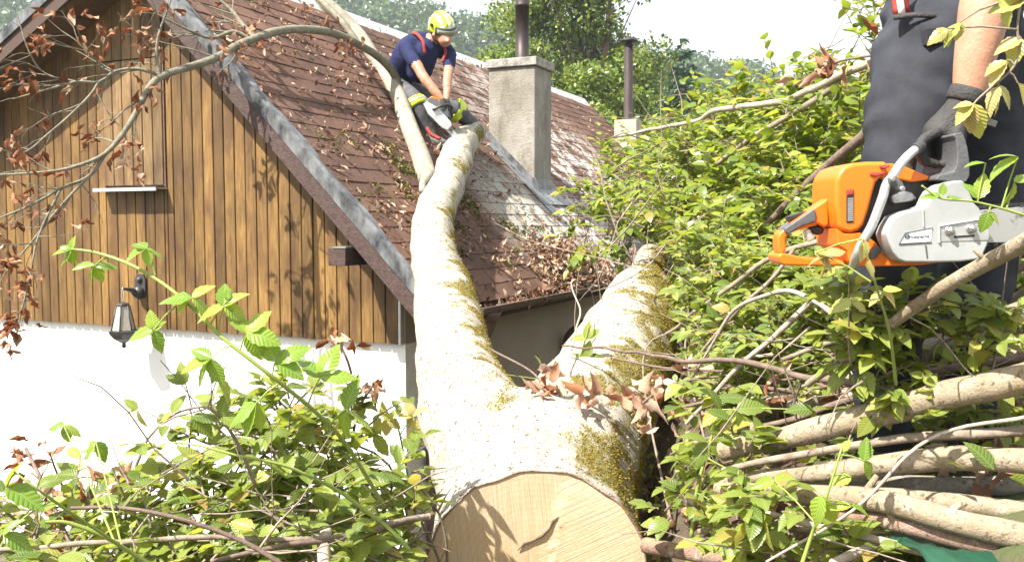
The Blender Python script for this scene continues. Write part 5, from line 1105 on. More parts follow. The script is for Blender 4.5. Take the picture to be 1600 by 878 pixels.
shoot('leafy_twig', 'broad light green leaves on a shoot right beside the trunk flank', 'twig',
      [(1120, 640, 2.4, .003), (1110, 690, 2.4, .004), (1090, 760, 2.4, .005), (1080, 840, 2.4, .006)],
      [((1150, 640, 2.35), (1118, 660, 2.4), [(1, -.2, .085, -.1), (.2, 1, .05, .1)]), ((1125, 640, 2.4), None, [(-.4, -1, .07, .1), (-.8, .6, .07, -.2)]), ((1270, 640, 2.3), None, [(-.9, -.1, .07, 0), (1, -.1, .06, .1), (.1, 1, .05, 0)]), ((1105, 690, 2.4), None, [(-1, -.4, .08, -.1), (-.7, .9, .08, -.2), (.8, .5, .07, 0)]), ((1120, 790, 2.3), None, [(-1, .2, .07, 0), (.6, .9, .06, .1), (1, -.3, .07, -.1)]), ((1180, 760, 2.2), None, [(1, -.1, .065, 0), (.3, 1, .06, .1)])],
      M['leaf'], M['stem_green'], 'shoot3')
shoot('leafy_twig', 'thin twig with yellow green oval leaves rising before the cut poles', 'twig',
      [(1315, 700, 1.85, .002), (1290, 780, 1.85, .003), (1270, 830, 1.9, .004), (1250, 890, 1.9, .005)],
      [((1315, 705, 1.85), None, [(.5, -.9, .03, 0)]), ((1350, 720, 1.85), None, [(.2, -1, .05, .1), (.5, .9, .05, .1)]), ((1330, 790, 1.85), None, [(1, .5, .05, 0), (-1, .1, .045, 0)]), ((1285, 775, 1.85), None, [(-.4, 1, .07, 0), (.2, 1, .08, .1)]), ((1210, 750, 2.0), None, [(1, -.1, .055, 0), (-1, .3, .055, 0)]), ((1330, 745, 1.85), None, [(-.9, .2, .045, 0)])],
      M['leaf_bramble'], M['stem_green'], 'shoot4')
shoot('leafy_twig', 'hanging twig with pale yellowing leaves before the bare forearm', 'twig',
      [(1600, -30, 1.5, .002), (1590, 40, 1.5, .002), (1592, 80, 1.5, .002), (1580, 110, 1.5, .002), (1545, 140, 1.5, .0018), (1520, 165, 1.5, .0015), (1515, 190, 1.5, .001)],
      [((1500, 35, 1.5), (1560, 5, 1.5), [(-.8, .6, .042, 0), (-.1, 1, .03, .1)]), ((1480, 45, 1.5), None, [(.1, 1, .03, .1), (-1, .7, .035, 0)]), ((1575, 10, 1.5), None, [(-.1, 1, .036, 0), (.8, -.5, .03, 0)]), ((1595, 60, 1.5), None, [(-1, .4, .045, 0), (-.4, 1, .05, 0), (.5, .9, .05, .1)]), ((1572, 95, 1.5), None, [(-1, .5, .042, -.1), (-.7, 1, .05, 0)]), ((1560, 135, 1.5), None, [(.4, 1, .05, 0), (1, .9, .045, 0), (-.5, 1, .05, 0)]), ((1520, 162, 1.5), None, [(-.7, .8, .045, 0), (.2, 1, .06, 0), (0, 1, .05, .2), (-1, 0, .03, 0)]), ((1600, 0, 1.5), None, [(-1, .3, .06, 0), (-.8, -.4, .05, 0)]), ((1590, 130, 1.5), None, [(.4, .8, .05, 0)])],
      M['leaf_yellow'], M['twig'], 'shoot5')
shoot('leafy_twig', 'bright lime leaves on a shoot beside the chainsaw guide bar', 'twig',
      [(1440, 290, 1.7, .0015), (1470, 310, 1.7, .002), (1520, 315, 1.7, .002), (1580, 330, 1.7, .0025), (1640, 350, 1.7, .003)],
      [((1470, 305, 1.7), None, [(-1, -.2, .035, 0), (.3, -.7, .028, .1)]), ((1480, 312, 1.7), None, [(1, -.3, .035, .1)]), ((1590, 245, 1.7), None, [(-1, .5, .07, 0), (-.9, -.2, .05, 0)]), ((1540, 255, 1.7), None, [(-1, 0, .04, 0)]), ((1530, 310, 1.7), None, [(.2, -1, .05, 0), (-.6, -.8, .04, 0)]), ((1585, 285, 1.7), None, [(-.4, 1, .05, 0), (.7, -.3, .05, 0)]), ((1545, 332, 1.7), None, [(-.3, 1, .04, 0), (.8, .7, .035, 0)])],
      M['leaf_bramble'], M['stem_green'], 'shoot6')
shoot('leafy_twig', 'shoot with toothed yellow green leaves in front of the chainsaw tank', 'twig',
      [(1345, 370, 1.75, .0015), (1355, 400, 1.75, .002), (1370, 450, 1.78, .0025), (1390, 520, 1.85, .003), (1400, 600, 2.0, .004)],
      [((1350, 375, 1.75), None, [(-.1, 1, .045, 0)]), ((1358, 405, 1.75), None, [(-.1, 1, .042, .1)]), ((1290, 400, 1.8), (1360, 440, 1.78), [(-.8, .2, .04, 0), (.2, 1, .055, 0), (1, -.5, .045, .1)]), ((1275, 395, 1.8), None, [(.8, .7, .055, 0), (1, .1, .05, .1)]), ((1380, 455, 1.8), None, [(.8, -.2, .04, 0), (-.8, .6, .04, 0), (.7, .8, .045, 0)]), ((1330, 470, 1.85), None, [(-1, .4, .05, 0), (1, .3, .045, 0)])],
      M['leaf_yellow'], M['stem_green'], 'shoot7')
shoot('ivy_sprig', 'fresh green sprig growing in front of the shaded house wall', 'sprig',
      [(880, 600, 3.9, .003), (900, 570, 3.9, .003), (915, 530, 3.9, .003), (922, 500, 3.9, .002)],
      [((915, 560, 3.9), None, [(.2, -1, .08, 0), (1, -.5, .07, 0), (-.6, -.5, .06, 0), (.8, .6, .07, 0)]), ((918, 530, 3.9), None, [(.1, -1, .08, 0), (-.9, -.1, .07, 0), (.6, -.7, .07, .1)]), ((865, 585, 3.9), (885, 595, 3.9), [(-.8, -.6, .06, 0), (-1, .4, .06, 0), (.3, -1, .06, 0), (.7, .6, .06, 0)]), ((880, 600, 3.9), None, [(.7, .5, .06, 0), (-.3, .9, .06, 0)]), ((790, 585, 3.9), None, [(-.7, .4, .05, 0)]), ((845, 570, 3.9), None, [(-.3, -1, .05, 0)])],
      M['leaf'], M['stem_green'], 'shoot8')
shoot('maple_sprig', 'yellow maple leaves at the corner of the house beside the trunk', 'sprig',
      [(612, 640, 2.7, .002), (625, 680, 2.7, .003), (640, 760, 2.75, .004)],
      [((605, 655, 2.7), (618, 665, 2.7), [(-.3, -1, .06, 0), (.7, -.8, .055, 0), (-1, .2, .055, 0), (-.2, 1, .06, 0), (.8, .4, .05, 0)]), ((645, 650, 2.7), (625, 680, 2.7), [(-.2, -1, .06, 0), (.7, -.7, .055, 0), (-.9, -.2, .05, 0), (-.4, .9, .05, 0)]), ((640, 700, 2.6), None, [(.3, -1, .09, 0)])],
      M['leaf_yellow'], M['stem_green'], 'shoot9')
# ---------------------------------------------------------------- people and chainsaws
M['trouser'] = mat('charcoal_workwear', (.020, .0215, .028), .85, c2=(.042, .045, .055), noise_amt=.2, noise_scale=9, bump=.25, bump_scale=420, spec=.2)
M['trouser_grey'] = mat('dusty_workwear', (.06, .062, .068), .85, c2=(.12, .12, .125), noise_amt=.2, noise_scale=9, bump=.3, bump_scale=90, spec=.2)
M['navy'] = mat('navy_shirt', (.012, .016, .055), .85, c2=(.022, .027, .08), noise_amt=.2, noise_scale=8, bump=.3, bump_scale=120, spec=.2)
M['skin'] = mat('skin', (.33, .165, .10), .5, c2=(.42, .225, .145), noise_amt=.2, noise_scale=30, bump=.15, bump_scale=150)
b = M['skin'].node_tree.nodes['Principled BSDF']; b.inputs['Subsurface Weight'].default_value = .12; b.inputs['Subsurface Radius'].default_value = (.012, .005, .003)
M['glove'] = mat('black_glove', (.022, .021, .021), .75, c2=(.045, .042, .04), noise_amt=.2, noise_scale=30, bump=.4, bump_scale=180)
M['boot'] = mat('black_boot', (.035, .033, .03), .6, c2=(.10, .09, .08), noise_amt=.2, noise_scale=18, bump=.3)
M['red'] = mat('red_webbing', (.26, .025, .018), .8, c2=(.34, .045, .03), noise_amt=.2, noise_scale=40)
M['white_band'] = mat('white_webbing', (.75, .74, .72), .6)
M['fluo'] = mat('fluorescent_yellow', (.42, .55, .015), .35, spec=.5, c2=(.50, .60, .04), noise_amt=.2, noise_scale=12, coat=.3)
M['helmet_white'] = mat('helmet_white', (.74, .76, .68), .3, spec=.5, coat=.3)
M['lens'] = mat('goggle_lens', (.20, .22, .15), .12, spec=.8)
M['black_plastic'] = mat('black_plastic', (.018, .018, .02), .45, c2=(.035, .035, .036), noise_amt=.2, noise_scale=30, bump=.2)
M['orange'] = mat('orange_plastic', (.62, .125, .006), .38, spec=.45, c2=(.70, .165, .010), noise_amt=.3, noise_scale=7, bump=.06, bump_scale=260)
M['grey_plastic'] = mat('grey_plastic', (.065, .067, .07), .5, c2=(.10, .102, .106), noise_amt=.2, noise_scale=18, bump=.2, bump_scale=150)
M['dark_grip'] = mat('dark_rubber_grip', (.035, .036, .038), .7, c2=(.06, .06, .06), noise_amt=.2, noise_scale=40, bump=.3, bump_scale=260)
M['alu'] = mat('cast_aluminium', (.36, .37, .37), .38, metal=.55, c2=(.62, .62, .62), noise_amt=.2, noise_scale=14, bump=.1)
m = M['cover'] = mat('pale_clutch_cover', (.33, .34, .34), .4, spec=.4); N, L, b = colour_chain(m); p = pos_socket(N)
c = mixc(N, L, rng_n(N, L, noise_n(N, L, p, 7, 6, .7), .4, .65), (.34, .35, .35), (.28, .29, .29)); c = mixc(N, L, rng_n(N, L, noise_n(N, L, p, 18, 9, .8), .58, .68, 0, .5), c, (.24, .23, .20)); L.new(c, b.inputs['Base Color']); bump_n(N, L, noise_n(N, L, p, 240, 3, .6), b, .12, .002)
m = M['bar'] = mat('steel_guide_bar', (.40, .40, .39), .38, metal=.6); N, L, b = colour_chain(m); p = pos_socket(N)
c = mixc(N, L, rng_n(N, L, noise_n(N, L, p, 11, 8, .75), .52, .60), (.42, .42, .41), (.10, .095, .09)); L.new(c, b.inputs['Base Color'])
M['steel'] = mat('steel', (.45, .45, .45), .35, metal=.8, c2=(.3, .3, .3), noise_amt=.2, noise_scale=60)
M['ink'] = mat('blue_grey_ink', (.05, .07, .12), .5)
def boot_foot(mb, ankle, toe, r): pass
def hand(name, wrist, palm, fingers, thumb, parent, m, vox=.006):
    ch = [(palm, [.034, .040, .038][:len(palm)])] + [(f, [.0125, .012, .0115, .0105][:len(f)]) for f in fingers] + [(thumb, [.015, .0135, .012][:len(thumb)])]
    return obj(name, blend(name, ch, vox, 3), parent, m)
def crumple(me, amp, sc_, stretch=(1, 1, 1), idx=None):
    displace(me, lambda q: amp * (noise.noise(q * sc_) + .6 * (1 - abs(noise.noise(q * sc_ * 1.9)) * 2)))
def helmet(parent, c, fwd, up, s=1.0):
    c = Vector(c); fx = Vector(fwd).normalized(); uz = Vector(up); uz = (uz - fx * uz.dot(fx)).normalized(); ly = uz.cross(fx)
    def W3(x, y, z): return c + (fx * x + ly * y + uz * z) * s
    n, mrows = 32, 12; mb = MB(); vs = []
    for i in range(mrows + 1):
        th = math.pi * .60 * i / mrows
        for k in range(n):
            a = 2 * math.pi * k / n; x = .150 * math.sin(th) * math.cos(a); y = .122 * math.sin(th) * math.sin(a); z = .128 * math.cos(th)
            if i == mrows: x *= 1.08; y *= 1.08
            if math.cos(a) < -.2: z -= .05 * (i / mrows) ** 3 * -math.cos(a)
            vs.append(W3(x, y, z))
    b0 = len(mb.v); mb.v += [tuple(q) for q in vs]
    for i in range(mrows):
        for k in range(n):
            k2 = (k + 1) % n; a = 2 * math.pi * (k + .5) / n; th = math.pi * .60 * (i + .5) / mrows; y = math.sin(th) * math.sin(a)
            mb.f.append([b0 + i * n + k, b0 + (i + 1) * n + k, b0 + (i + 1) * n + k2, b0 + i * n + k2]); mb.sm.append(True)
            mb.m.append(1 if (abs(y) < .10 or .42 < abs(y) < .62 or (math.cos(a) < -.35 and i > 6)) else 0)
    o = mb.build('helmet', [M['fluo'], M['helmet_white']], parent); sd = o.modifiers.new('s', 'SOLIDIFY'); sd.thickness = .006
    mb = MB()
    for yy in (-.022, .022): mb.tube([W3(.150 * math.sin(t), yy, .133 * math.cos(t)) for t in [(-1.2 + 2.4 * k / 14) for k in range(15)]], .006 * s, 8)
    mb.build('crest_ridge', M['fluo'], o)
    mb = MB()
    for sgn in (-1, 1): mb.tube([W3(.02, sgn * .118, .03), W3(.02, sgn * .132, .03)], .018 * s, 12)
    mb.build('side_knob', M['black_plastic'], o)
    # goggles across the front of the shell
    mb = MB(); vs = []; fs = []
    for k in range(13):
        a = -1.05 + 2.1 * k / 12
        for rr_, zz in ((1.05, -.045), (1.13, -.035), (1.13, .028), (1.05, .036)): vs.append(W3(.150 * rr_ * math.cos(a), .122 * rr_ * math.sin(a), zz))
    for k in range(12):
        for q in range(4): fs.append((4 * k + q, 4 * k + (q + 1) % 4, 4 * k + 4 + (q + 1) % 4, 4 * k + 4 + q))
    mb.add(vs, fs + [(3, 2, 1, 0), (48, 49, 50, 51)], True); gg = mb.build('goggles', M['black_plastic'], o)
    mb = MB(); vs = []; fs = []
    for k in range(13):
        a = -.92 + 1.84 * k / 12
        for zz in (-.030, .018): vs.append(W3(.150 * 1.15 * math.cos(a), .122 * 1.15 * math.sin(a), zz))
    for k in range(12): fs.append((2 * k, 2 * k + 2, 2 * k + 3, 2 * k + 1))
    mb.add(vs, fs, True); le = mb.build('lens', M['lens'], gg); sd = le.modifiers.new('s', 'SOLIDIFY'); sd.thickness = .004
    mb = MB()
    for sgn in (-1, 1): mb.tube(smooth_path([W3(.0, sgn * .112, -.05), W3(.035, sgn * .095, -.11), W3(.075, sgn * .03, -.155)], None, 4), .006 * s, 6)
    mb.build('chin_strap', M['black_plastic'], o); return o
def face_bits(parent, c, fwd, up, r):
    c = Vector(c); fx = Vector(fwd).normalized(); uz = Vector(up); uz = (uz - fx * uz.dot(fx)).normalized(); ly = uz.cross(fx)
    mb = MB()
    for sgn in (-1, 1): mb.sphere(c + fx * r * .88 + ly * r * .38 * sgn, r * .13, 8, 6)
    mb.build('eye', M['helmet_white'], parent)
    mb = MB(); mb.tube([c + fx * r * .93 + ly * r * .25 - uz * r * .62, c + fx * r * 1.0 - uz * r * .62, c + fx * r * .93 - ly * r * .25 - uz * r * .62], r * .06, 6); mb.build('mouth', M['red'], parent)
    mb = MB()
    for sgn in (-1, 1): mb.sphere(c + ly * r * .98 * sgn - uz * r * .1, r * .28, 8, 6)
    mb.build('ear', M['skin'], parent)
# --- man sitting on the roof, sawing
def Q(x, y, Y_): return P(x, y, Y_)
man = thing('person', roof_hit(625, 150), 'person in navy t-shirt and yellow helmet sitting on the roof, sawing the limb', 'person')
fw = Vector((.55, -.66, -.52))
bc = {
 'torso': ([Q(624, 136, 9.14), Q(628, 112, 9.05), Q(640, 88, 8.92), Q(655, 74, 8.84)], [.155, .150, .165, .15]),
 'yoke': ([Q(636, 72, 8.74), Q(660, 66, 8.82), Q(697, 80, 8.92)], [.085, .10, .085]),
 'chest': ([Q(664, 82, 8.78), Q(655, 110, 8.86)], [.13, .13]),
 'neck': ([Q(668, 66, 8.80), Q(684, 56, 8.74)], [.06, .058]),
 'head': ([Q(690, 44, 8.72), Q(694, 56, 8.68), Q(695, 64, 8.66)], [.098, .088, .065]),
 'nose': ([Q(699, 62, 8.60), Q(700, 66, 8.585)], [.018, .020]),
 'ra': ([Q(634, 74, 8.72), Q(648, 98, 8.60)], [.075, .064]), 'ra2': ([Q(648, 98, 8.60), Q(664, 124, 8.50), Q(678, 141, 8.47), Q(691, 156, 8.45)], [.055, .048, .044, .032]),
 'la': ([Q(702, 84, 8.88), Q(702, 104, 8.76)], [.070, .060]), 'la2': ([Q(702, 104, 8.76), Q(699, 126, 8.65), Q(699, 142, 8.60), Q(697, 158, 8.55)], [.052, .046, .042, .032]),
 'rl': ([Q(618, 142, 9.08), Q(632, 148, 8.86), Q(649, 160, 8.66), Q(660, 184, 8.64), Q(670, 204, 8.66)], [.135, .115, .085, .075, .068]),
 'll': ([Q(640, 148, 9.10), Q(676, 160, 8.95), Q(713, 172, 8.86), Q(728, 186, 9.05), Q(744, 198, 9.35)], [.13, .11, .085, .075, .065]),
 'rf': ([Q(670, 206, 8.66), Q(677, 220, 8.62), Q(697, 222, 8.50)], [.066, .060, .042]), 'lf': ([Q(744, 198, 9.35), Q(754, 206, 9.25)], [.06, .045])}
order_ = list(bc); ch = [bc[k] for k in order_]; me = blend('body', ch, .017, 5)
pal = {'torso': 1, 'yoke': 1, 'chest': 1, 'neck': 2, 'head': 2, 'nose': 2, 'ra': 1, 'ra2': 2, 'la': 1, 'la2': 2, 'rl': 0, 'll': 0, 'rf': 3, 'lf': 3}
paint(me, ch, [pal[k] for k in order_]); crumple(me, .006, 9)
body = obj('body', me, man, [M['trouser_grey'], M['navy'], M['skin'], M['boot']])
helmet(man, Q(690, 41, 8.72), fw, Vector((-.1, -.25, 1)), 1.0); face_bits(man, Q(692, 52, 8.70), fw, Vector((-.1, -.25, 1)), .092)
def strap(pts, w, name, m, parent, th=.006):
    mb = MB(); sp = smooth_path([Vector(p) for p in pts], None, 5); vs = []; fs = []
    for i, p in enumerate(sp):
        t_ = (sp[min(i + 1, len(sp) - 1)] - sp[max(i - 1, 0)]).normalized(); s_ = t_.cross(Vector((0, -1, .15))).normalized()
        vs += [p - s_ * w / 2, p + s_ * w / 2]
    for i in range(len(sp) - 1): fs.append((2 * i, 2 * i + 2, 2 * i + 3, 2 * i + 1))
    mb.add(vs, fs, True); o = mb.build(name, m, parent); sd = o.modifiers.new('s', 'SOLIDIFY'); sd.thickness = th; sd.offset = 0; return o
strap([Q(644, 51, 8.72), Q(652, 54, 8.66), Q(661, 66, 8.61), Q(664, 84, 8.615)], .028, 'suspender', M['red'], body, .003)
strap([Q(694, 72, 8.76), Q(696, 84, 8.735), Q(690, 98, 8.73)], .028, 'suspender', M['red'], body, .003)
strap([Q(632, 98, 8.86), Q(640, 102, 8.80), Q(648, 100, 8.76)], .035, 'suspender', M['red'], body)
def leg_band(a, b, r, w, m, name, parent):
    a, b = Vector(a), Vector(b); d = (b - a).normalized(); c = (a + b) / 2; mb = MB(); mb.lathe(c - d * w / 2, d, [(r * .97, 0), (r * 1.04, w * .15), (r * 1.06, w * .5), (r * 1.03, w * .85), (r * .97, w)], 18); o = mb.build(name, m, parent); crumple(o.data, .006, 16); return o
kb = leg_band(Q(645, 156, 8.68), Q(655, 172, 8.65), .112, .085, M['fluo'], 'reflective_band', body); leg_band(Q(646, 158, 8.68), Q(654, 171, 8.65), .117, .022, M['sill'], 'reflective_stripe', kb)
kb = leg_band(Q(706, 168, 8.87), Q(720, 178, 8.93), .112, .085, M['fluo'], 'reflective_band', body)
mb = MB(); mb.tube(smooth_path([Q(667, 200, 8.60), Q(673, 209, 8.575), Q(681, 214, 8.54), Q(688, 217, 8.50)], None, 3), [.016] * 9 + [.012], 10); mb.build('boot_laces', M['red'], body)
mb = MB(); mb.tube([Q(676, 227, 8.62), Q(690, 230, 8.55), Q(701, 226, 8.48)], [.05, .045, .036], 10); mb.build('boot_sole', M['grey_plastic'], body)
for wx, wy, wY, sg in ((692, 158, 8.45, 1), (698, 160, 8.54, -1)):
    w0 = Q(wx, wy, wY); dn = Vector((.12, 0, -1)).normalized(); sd_ = Vector((0, -1, 0)) if sg > 0 else Vector((0, -1, 0)); rt = Vector((1, 0, .1)).normalized()
    palm = [w0, w0 + dn * .05, w0 + dn * .085]; fing = []
    for k in range(4):
        b0 = w0 + dn * .085 + rt * (-.033 + .022 * k); fing.append([b0, b0 + dn * .035 - Vector((0, .018, 0)), b0 + dn * .055 + Vector((0, .012, 0)), b0 + dn * .045 + Vector((0, .035, 0))])
    tb_ = w0 + dn * .04 + rt * .035 * sg; thumb = [tb_, tb_ + dn * .03 + rt * .02 * sg - Vector((0, .01, 0)), tb_ + dn * .055 + rt * .01 * sg - Vector((0, .02, 0))]
    hand('glove', w0, palm, fing, thumb, man, M['glove'], .0075)
# --- his chainsaw
cs = thing('chainsaw', Q(690, 175, 8.45), 'small orange and grey chainsaw in the hands of the person on the roof', 'chainsaw')
def PX(pts, Y_): return [P(x, y, Y_) for x, y in pts]
yv = Vector((0, 1, 0))
mb = MB(); mb.prism(PX([(662, 160), (672, 152), (686, 158), (702, 174), (704, 184), (694, 186), (678, 176)], 8.42), yv * .12); mb.build('engine_housing', M['grey_plastic'], cs, .012)
mb = MB(); mb.prism(PX([(661, 163), (668, 159), (684, 168), (704, 190), (706, 197), (699, 204), (690, 200), (668, 178)], 8.375), yv * .045); mb.build('clutch_cover', M['alu'], cs, .008)
mb = MB(); mb.prism(PX([(690, 197), (699, 191), (716, 212), (712, 219)], 8.40), yv * .008); mb.build('guide_bar', M['bar'], cs)
mb = MB(); mb.prism(PX([(670, 153), (676, 150), (690, 156), (688, 161)], 8.43), yv * .05); mb.build('top_cover', M['orange'], cs, .008)
mb = MB(); mb.tube(smooth_path([Q(676, 172, 8.36), Q(690, 166, 8.36), Q(700, 164, 8.42), Q(706, 168, 8.52), Q(702, 178, 8.56)], None, 5), .012, 8); mb.build('front_handle', M['black_plastic'], cs)
mb = MB(); mb.tube(smooth_path([Q(664, 162, 8.46), Q(672, 155, 8.44), Q(684, 158, 8.44)], None, 5), .014, 8); mb.build('rear_handle', M['black_plastic'], cs)
# --- man standing on the bank
m2 = thing('person', Vector((P(1450, 350, 2.35).x, 2.4, gz(P(1450, 350, 2.35).x, 2.4))), 'person in charcoal work trousers with gloved hand carrying the big chainsaw', 'person')
bz = gz(P(1400, 350, 2.3).x, 2.3) + .05
def G(x, Y_, h=0.0): q = P(x, 350, Y_); return Vector((q.x, Y_, gz(q.x, Y_) + h))
bc = {
 'pelvis': ([Q(1458, 95, 2.36), Q(1500, 85, 2.46)], [.150, .150]),
 'waist': ([Q(1475, 40, 2.40), Q(1500, 0, 2.44)], [.155, .160]),
 'torso': ([Q(1490, -20, 2.43), Q(1500, -120, 2.43), Q(1505, -200, 2.43)], [.162, .175, .165]),
 'yoke': ([Q(1470, -245, 2.28), Q(1510, -262, 2.43), Q(1550, -245, 2.58)], [.08, .095, .08]),
 'neck': ([Q(1508, -275, 2.43), Q(1495, -335, 2.42)], [.062, .06]),
 'head': ([Q(1490, -390, 2.42), Q(1480, -360, 2.40), Q(1476, -340, 2.39)], [.10, .092, .07]),
 'nose': ([Q(1428, -368, 2.36), Q(1424, -358, 2.36)], [.018, .020]),
 'ua': ([Q(1475, -240, 2.24), Q(1530, -130, 2.12)], [.072, .062]), 'ua2': ([Q(1530, -130, 2.12), Q(1552, -60, 2.05)], [.054, .050]),
 'fa': ([Q(1552, -60, 2.05), Q(1540, 10, 2.03), Q(1524, 90, 2.02), Q(1514, 150, 2.02)], [.052, .0575, .046, .036]),
 'ub': ([Q(1560, -240, 2.62), Q(1600, -110, 2.68)], [.072, .055]), 'fb': ([Q(1600, -110, 2.68), Q(1570, 20, 2.66), Q(1545, 100, 2.64)], [.05, .05, .036]),
 'l1': ([Q(1452, 90, 2.33), Q(1432, 180, 2.30), Q(1420, 290, 2.27), Q(1400, 380, 2.27), Q(1388, 480, 2.30), Q(1385, 590, 2.34)], [.140, .122, .105, .098, .090, .078]),
 'l2': ([Q(1530, 95, 2.50), Q(1530, 220, 2.50), Q(1525, 340, 2.48), Q(1520, 460, 2.50), Q(1520, 560, 2.54)], [.140, .122, .100, .092, .078]),
 'f1': ([G(1388, 2.36, .14), G(1384, 2.33, .06), G(1330, 2.22, .045)], [.062, .058, .042]), 'f2': ([G(1520, 2.55, .14), G(1518, 2.54, .06), G(1466, 2.46, .045)], [.062, .058, .042])}
bc['l1'] = (bc['l1'][0] + [G(1388, 2.36, .12)], bc['l1'][1] + [.072]); bc['l2'] = (bc['l2'][0] + [G(1520, 2.55, .12)], bc['l2'][1] + [.072])
order_ = list(bc); ch = [bc[k] for k in order_]; me = blend('body', ch, .013, 6)
pal = {'pelvis': 0, 'waist': 0, 'torso': 1, 'yoke': 1, 'neck': 2, 'head': 2, 'nose': 2, 'ua': 1, 'ua2': 2, 'fa': 2, 'ub': 1, 'fb': 2, 'l1': 0, 'l2': 0, 'f1': 3, 'f2': 3}
paint(me, ch, [pal[k] for k in order_])
mi = np.zeros(len(me.polygons), np.int32); me.polygons.foreach_get('material_index', mi); nv = np.zeros(len(me.vertices), bool)
for pl in me.polygons:
    if mi[pl.index] in (0, 1):
        for vi in pl.vertices: nv[vi] = True
def folds(q):                                              # cloth folds only on the clothes
    return .0125 * (noise.noise(Vector((q.x * 5, q.y * 5, q.z * 3))) + .9 * (1 - 2.2 * abs(noise.noise(Vector((q.x * 7 + q.z * 7, q.y * 7, q.z * 11))))) + .07 * noise.noise(q * 30))
displace(me, folds, nv)
body2 = obj('body', me, m2, [M['trouser'], M['navy'], M['skin'], M['boot']])
fw2 = Vector((-.95, -.25, -.12)); helmet(m2, Q(1490, -402, 2.42), fw2, Z, 1.0); face_bits(m2, Q(1485, -372, 2.41), fw2, Z, .095)
o = strap([Q(1398, -70, 2.26), Q(1403, -25, 2.245), Q(1409, 22, 2.235)], .040, 'suspender', M['red'], body2)
strap([Q(1398, -70, 2.253), Q(1403, -25, 2.238), Q(1409, 22, 2.228)], .016, 'suspender_stripe', M['white_band'], o)
strap([Q(1396, 28, 2.235), Q(1430, 24, 2.215), Q(1470, 26, 2.215), Q(1500, 30, 2.24)], .012, 'waistband_seam', M['glove'], body2)
def patch(pts, Y_, name, m, parent, th=.006):
    mb = MB(); mb.prism(PX(pts, Y_), yv * th); return mb.build(name, m, parent, .002)
# pocket flap pressed onto the trouser front
sv = [(1447, 45), (1497, 40), (1497, 66), (1449, 70)]
patch(sv, 2.185, 'pocket_flap', M['trouser'], body2, .03)
# glove gripping the front handle, fingers closed round it
wr = Q(1513, 152, 2.02)
palm = [wr, Q(1492, 186, 2.03), Q(1468, 208, 2.035)]
fing = []
for k in range(4):
    yy = 1.975 + .026 * k; ox = 6 * k
    fing.append([Q(1464 + ox, 206 - 2 * k, yy + .008), Q(1440 + ox, 222 - k, yy), Q(1441 + ox, 249 - k, yy), Q(1462 + ox, 257 - k, yy + .006)])
thumb = [Q(1498, 200, 2.0), Q(1492, 235, 1.985), Q(1478, 256, 1.98)]
gl = hand('glove', wr, palm, fing, thumb, m2, M['glove'], .0055)
mb = MB(); a, b_ = Q(1517, 140, 2.02), Q(1503, 172, 2.026); d = (b_ - a); mb.lathe(a, d, [(.041, 0), (.0435, .004), (.043, .028), (.040, .032)], 20); o = mb.build('glove_cuff', M['glove'], gl)
patch([(1520, 176), (1560, 190), (1556, 200), (1518, 188)], 1.99, 'cuff_tab', M['boot'], gl)
g2 = Q(1543, 108, 2.64); dn = Vector((-.1, 0, -1)); hand('glove', g2, [g2, g2 + dn * .05, g2 + dn * .09], [[g2 + dn * .09 + Vector((-.03 + .02 * k, 0, 0)), g2 + dn * .13 + Vector((-.03 + .02 * k, -.015, 0)), g2 + dn * .15 + Vector((-.03 + .02 * k, .01, 0))] for k in range(4)], [g2 + dn * .03 + Vector((-.035, -.01, 0)), g2 + dn * .07 + Vector((-.055, -.02, 0)), g2 + dn * .10 + Vector((-.05, -.02, 0))], m2, M['glove'], .008)
# --- the big chainsaw he carries (side view, x along the bar, thickness along y)
SY = 1.93
def S(zx, zy, dy=0.0): return P(1200 + zx / 2.9275, 220 + zy / 2.9275, SY) + yv * dy
saw = thing('chainsaw', S(640, 400, .07), 'large orange chainsaw with pale cover carried in the gloved hand', 'chainsaw')
def part(name, pts, y0, y1, m, bev=.006, parent=None, seg=3):
    mb = MB(); mb.prism([S(x, y, y0) for x, y in pts], yv * (y1 - y0)); return mb.build(name, m, parent or saw, bev, seg)
part('engine_block', [(430, 190), (560, 150), (760, 165), (870, 210), (900, 300), (880, 470), (560, 500), (440, 430)], .045, .135, M['black_plastic'], .008)
top = part('top_cover', [(315, 185), (328, 150), (352, 118), (400, 100), (470, 94), (560, 94), (552, 130), (528, 165), (505, 190), (488, 250), (470, 320), (448, 385), (425, 412), (385, 424), (350, 415), (330, 398), (322, 345), (314, 290)], .008, .165, M['orange'], .010, seg=4)
part('rear_shroud', [(560, 100), (600, 100), (650, 112), (770, 158), (766, 176), (690, 186), (640, 176), (590, 170), (555, 172), (530, 165), (552, 130)], .03, .165, M['orange'], .008)
part('cover_vent', [(368, 228), (396, 226), (395, 248), (367, 250)], .004, .02, M['red'], .002, top)
for k in range(13): part('vent_rib', [(369, 254 + k * 9), (394, 252 + k * 9), (394, 257 + k * 9), (369, 259 + k * 9)], .0045, .02, M['alu'] if k > 0 else M['black_plastic'], 0, top)
part('vent_recess', [(365, 224), (399, 222), (396, 374), (364, 376)], .006, .03, M['black_plastic'], .002, top)
part('cover_slot', [(515, 112), (556, 108), (565, 116), (540, 130), (518, 128)], .003, .02, M['red'], .003, top); part('cover_slot', [(470, 145), (545, 142), (536, 152), (500, 165), (472, 160)], .003, .02, M['red'], .003, top)
part('tank', [(322, 400), (360, 425), (430, 420), (470, 440), (510, 470), (540, 520), (590, 552), (800, 545), (790, 560), (720, 570), (600, 574), (470, 576), (400, 572), (378, 548), (372, 505), (330, 480)], .012, .150, M['orange'], .010)
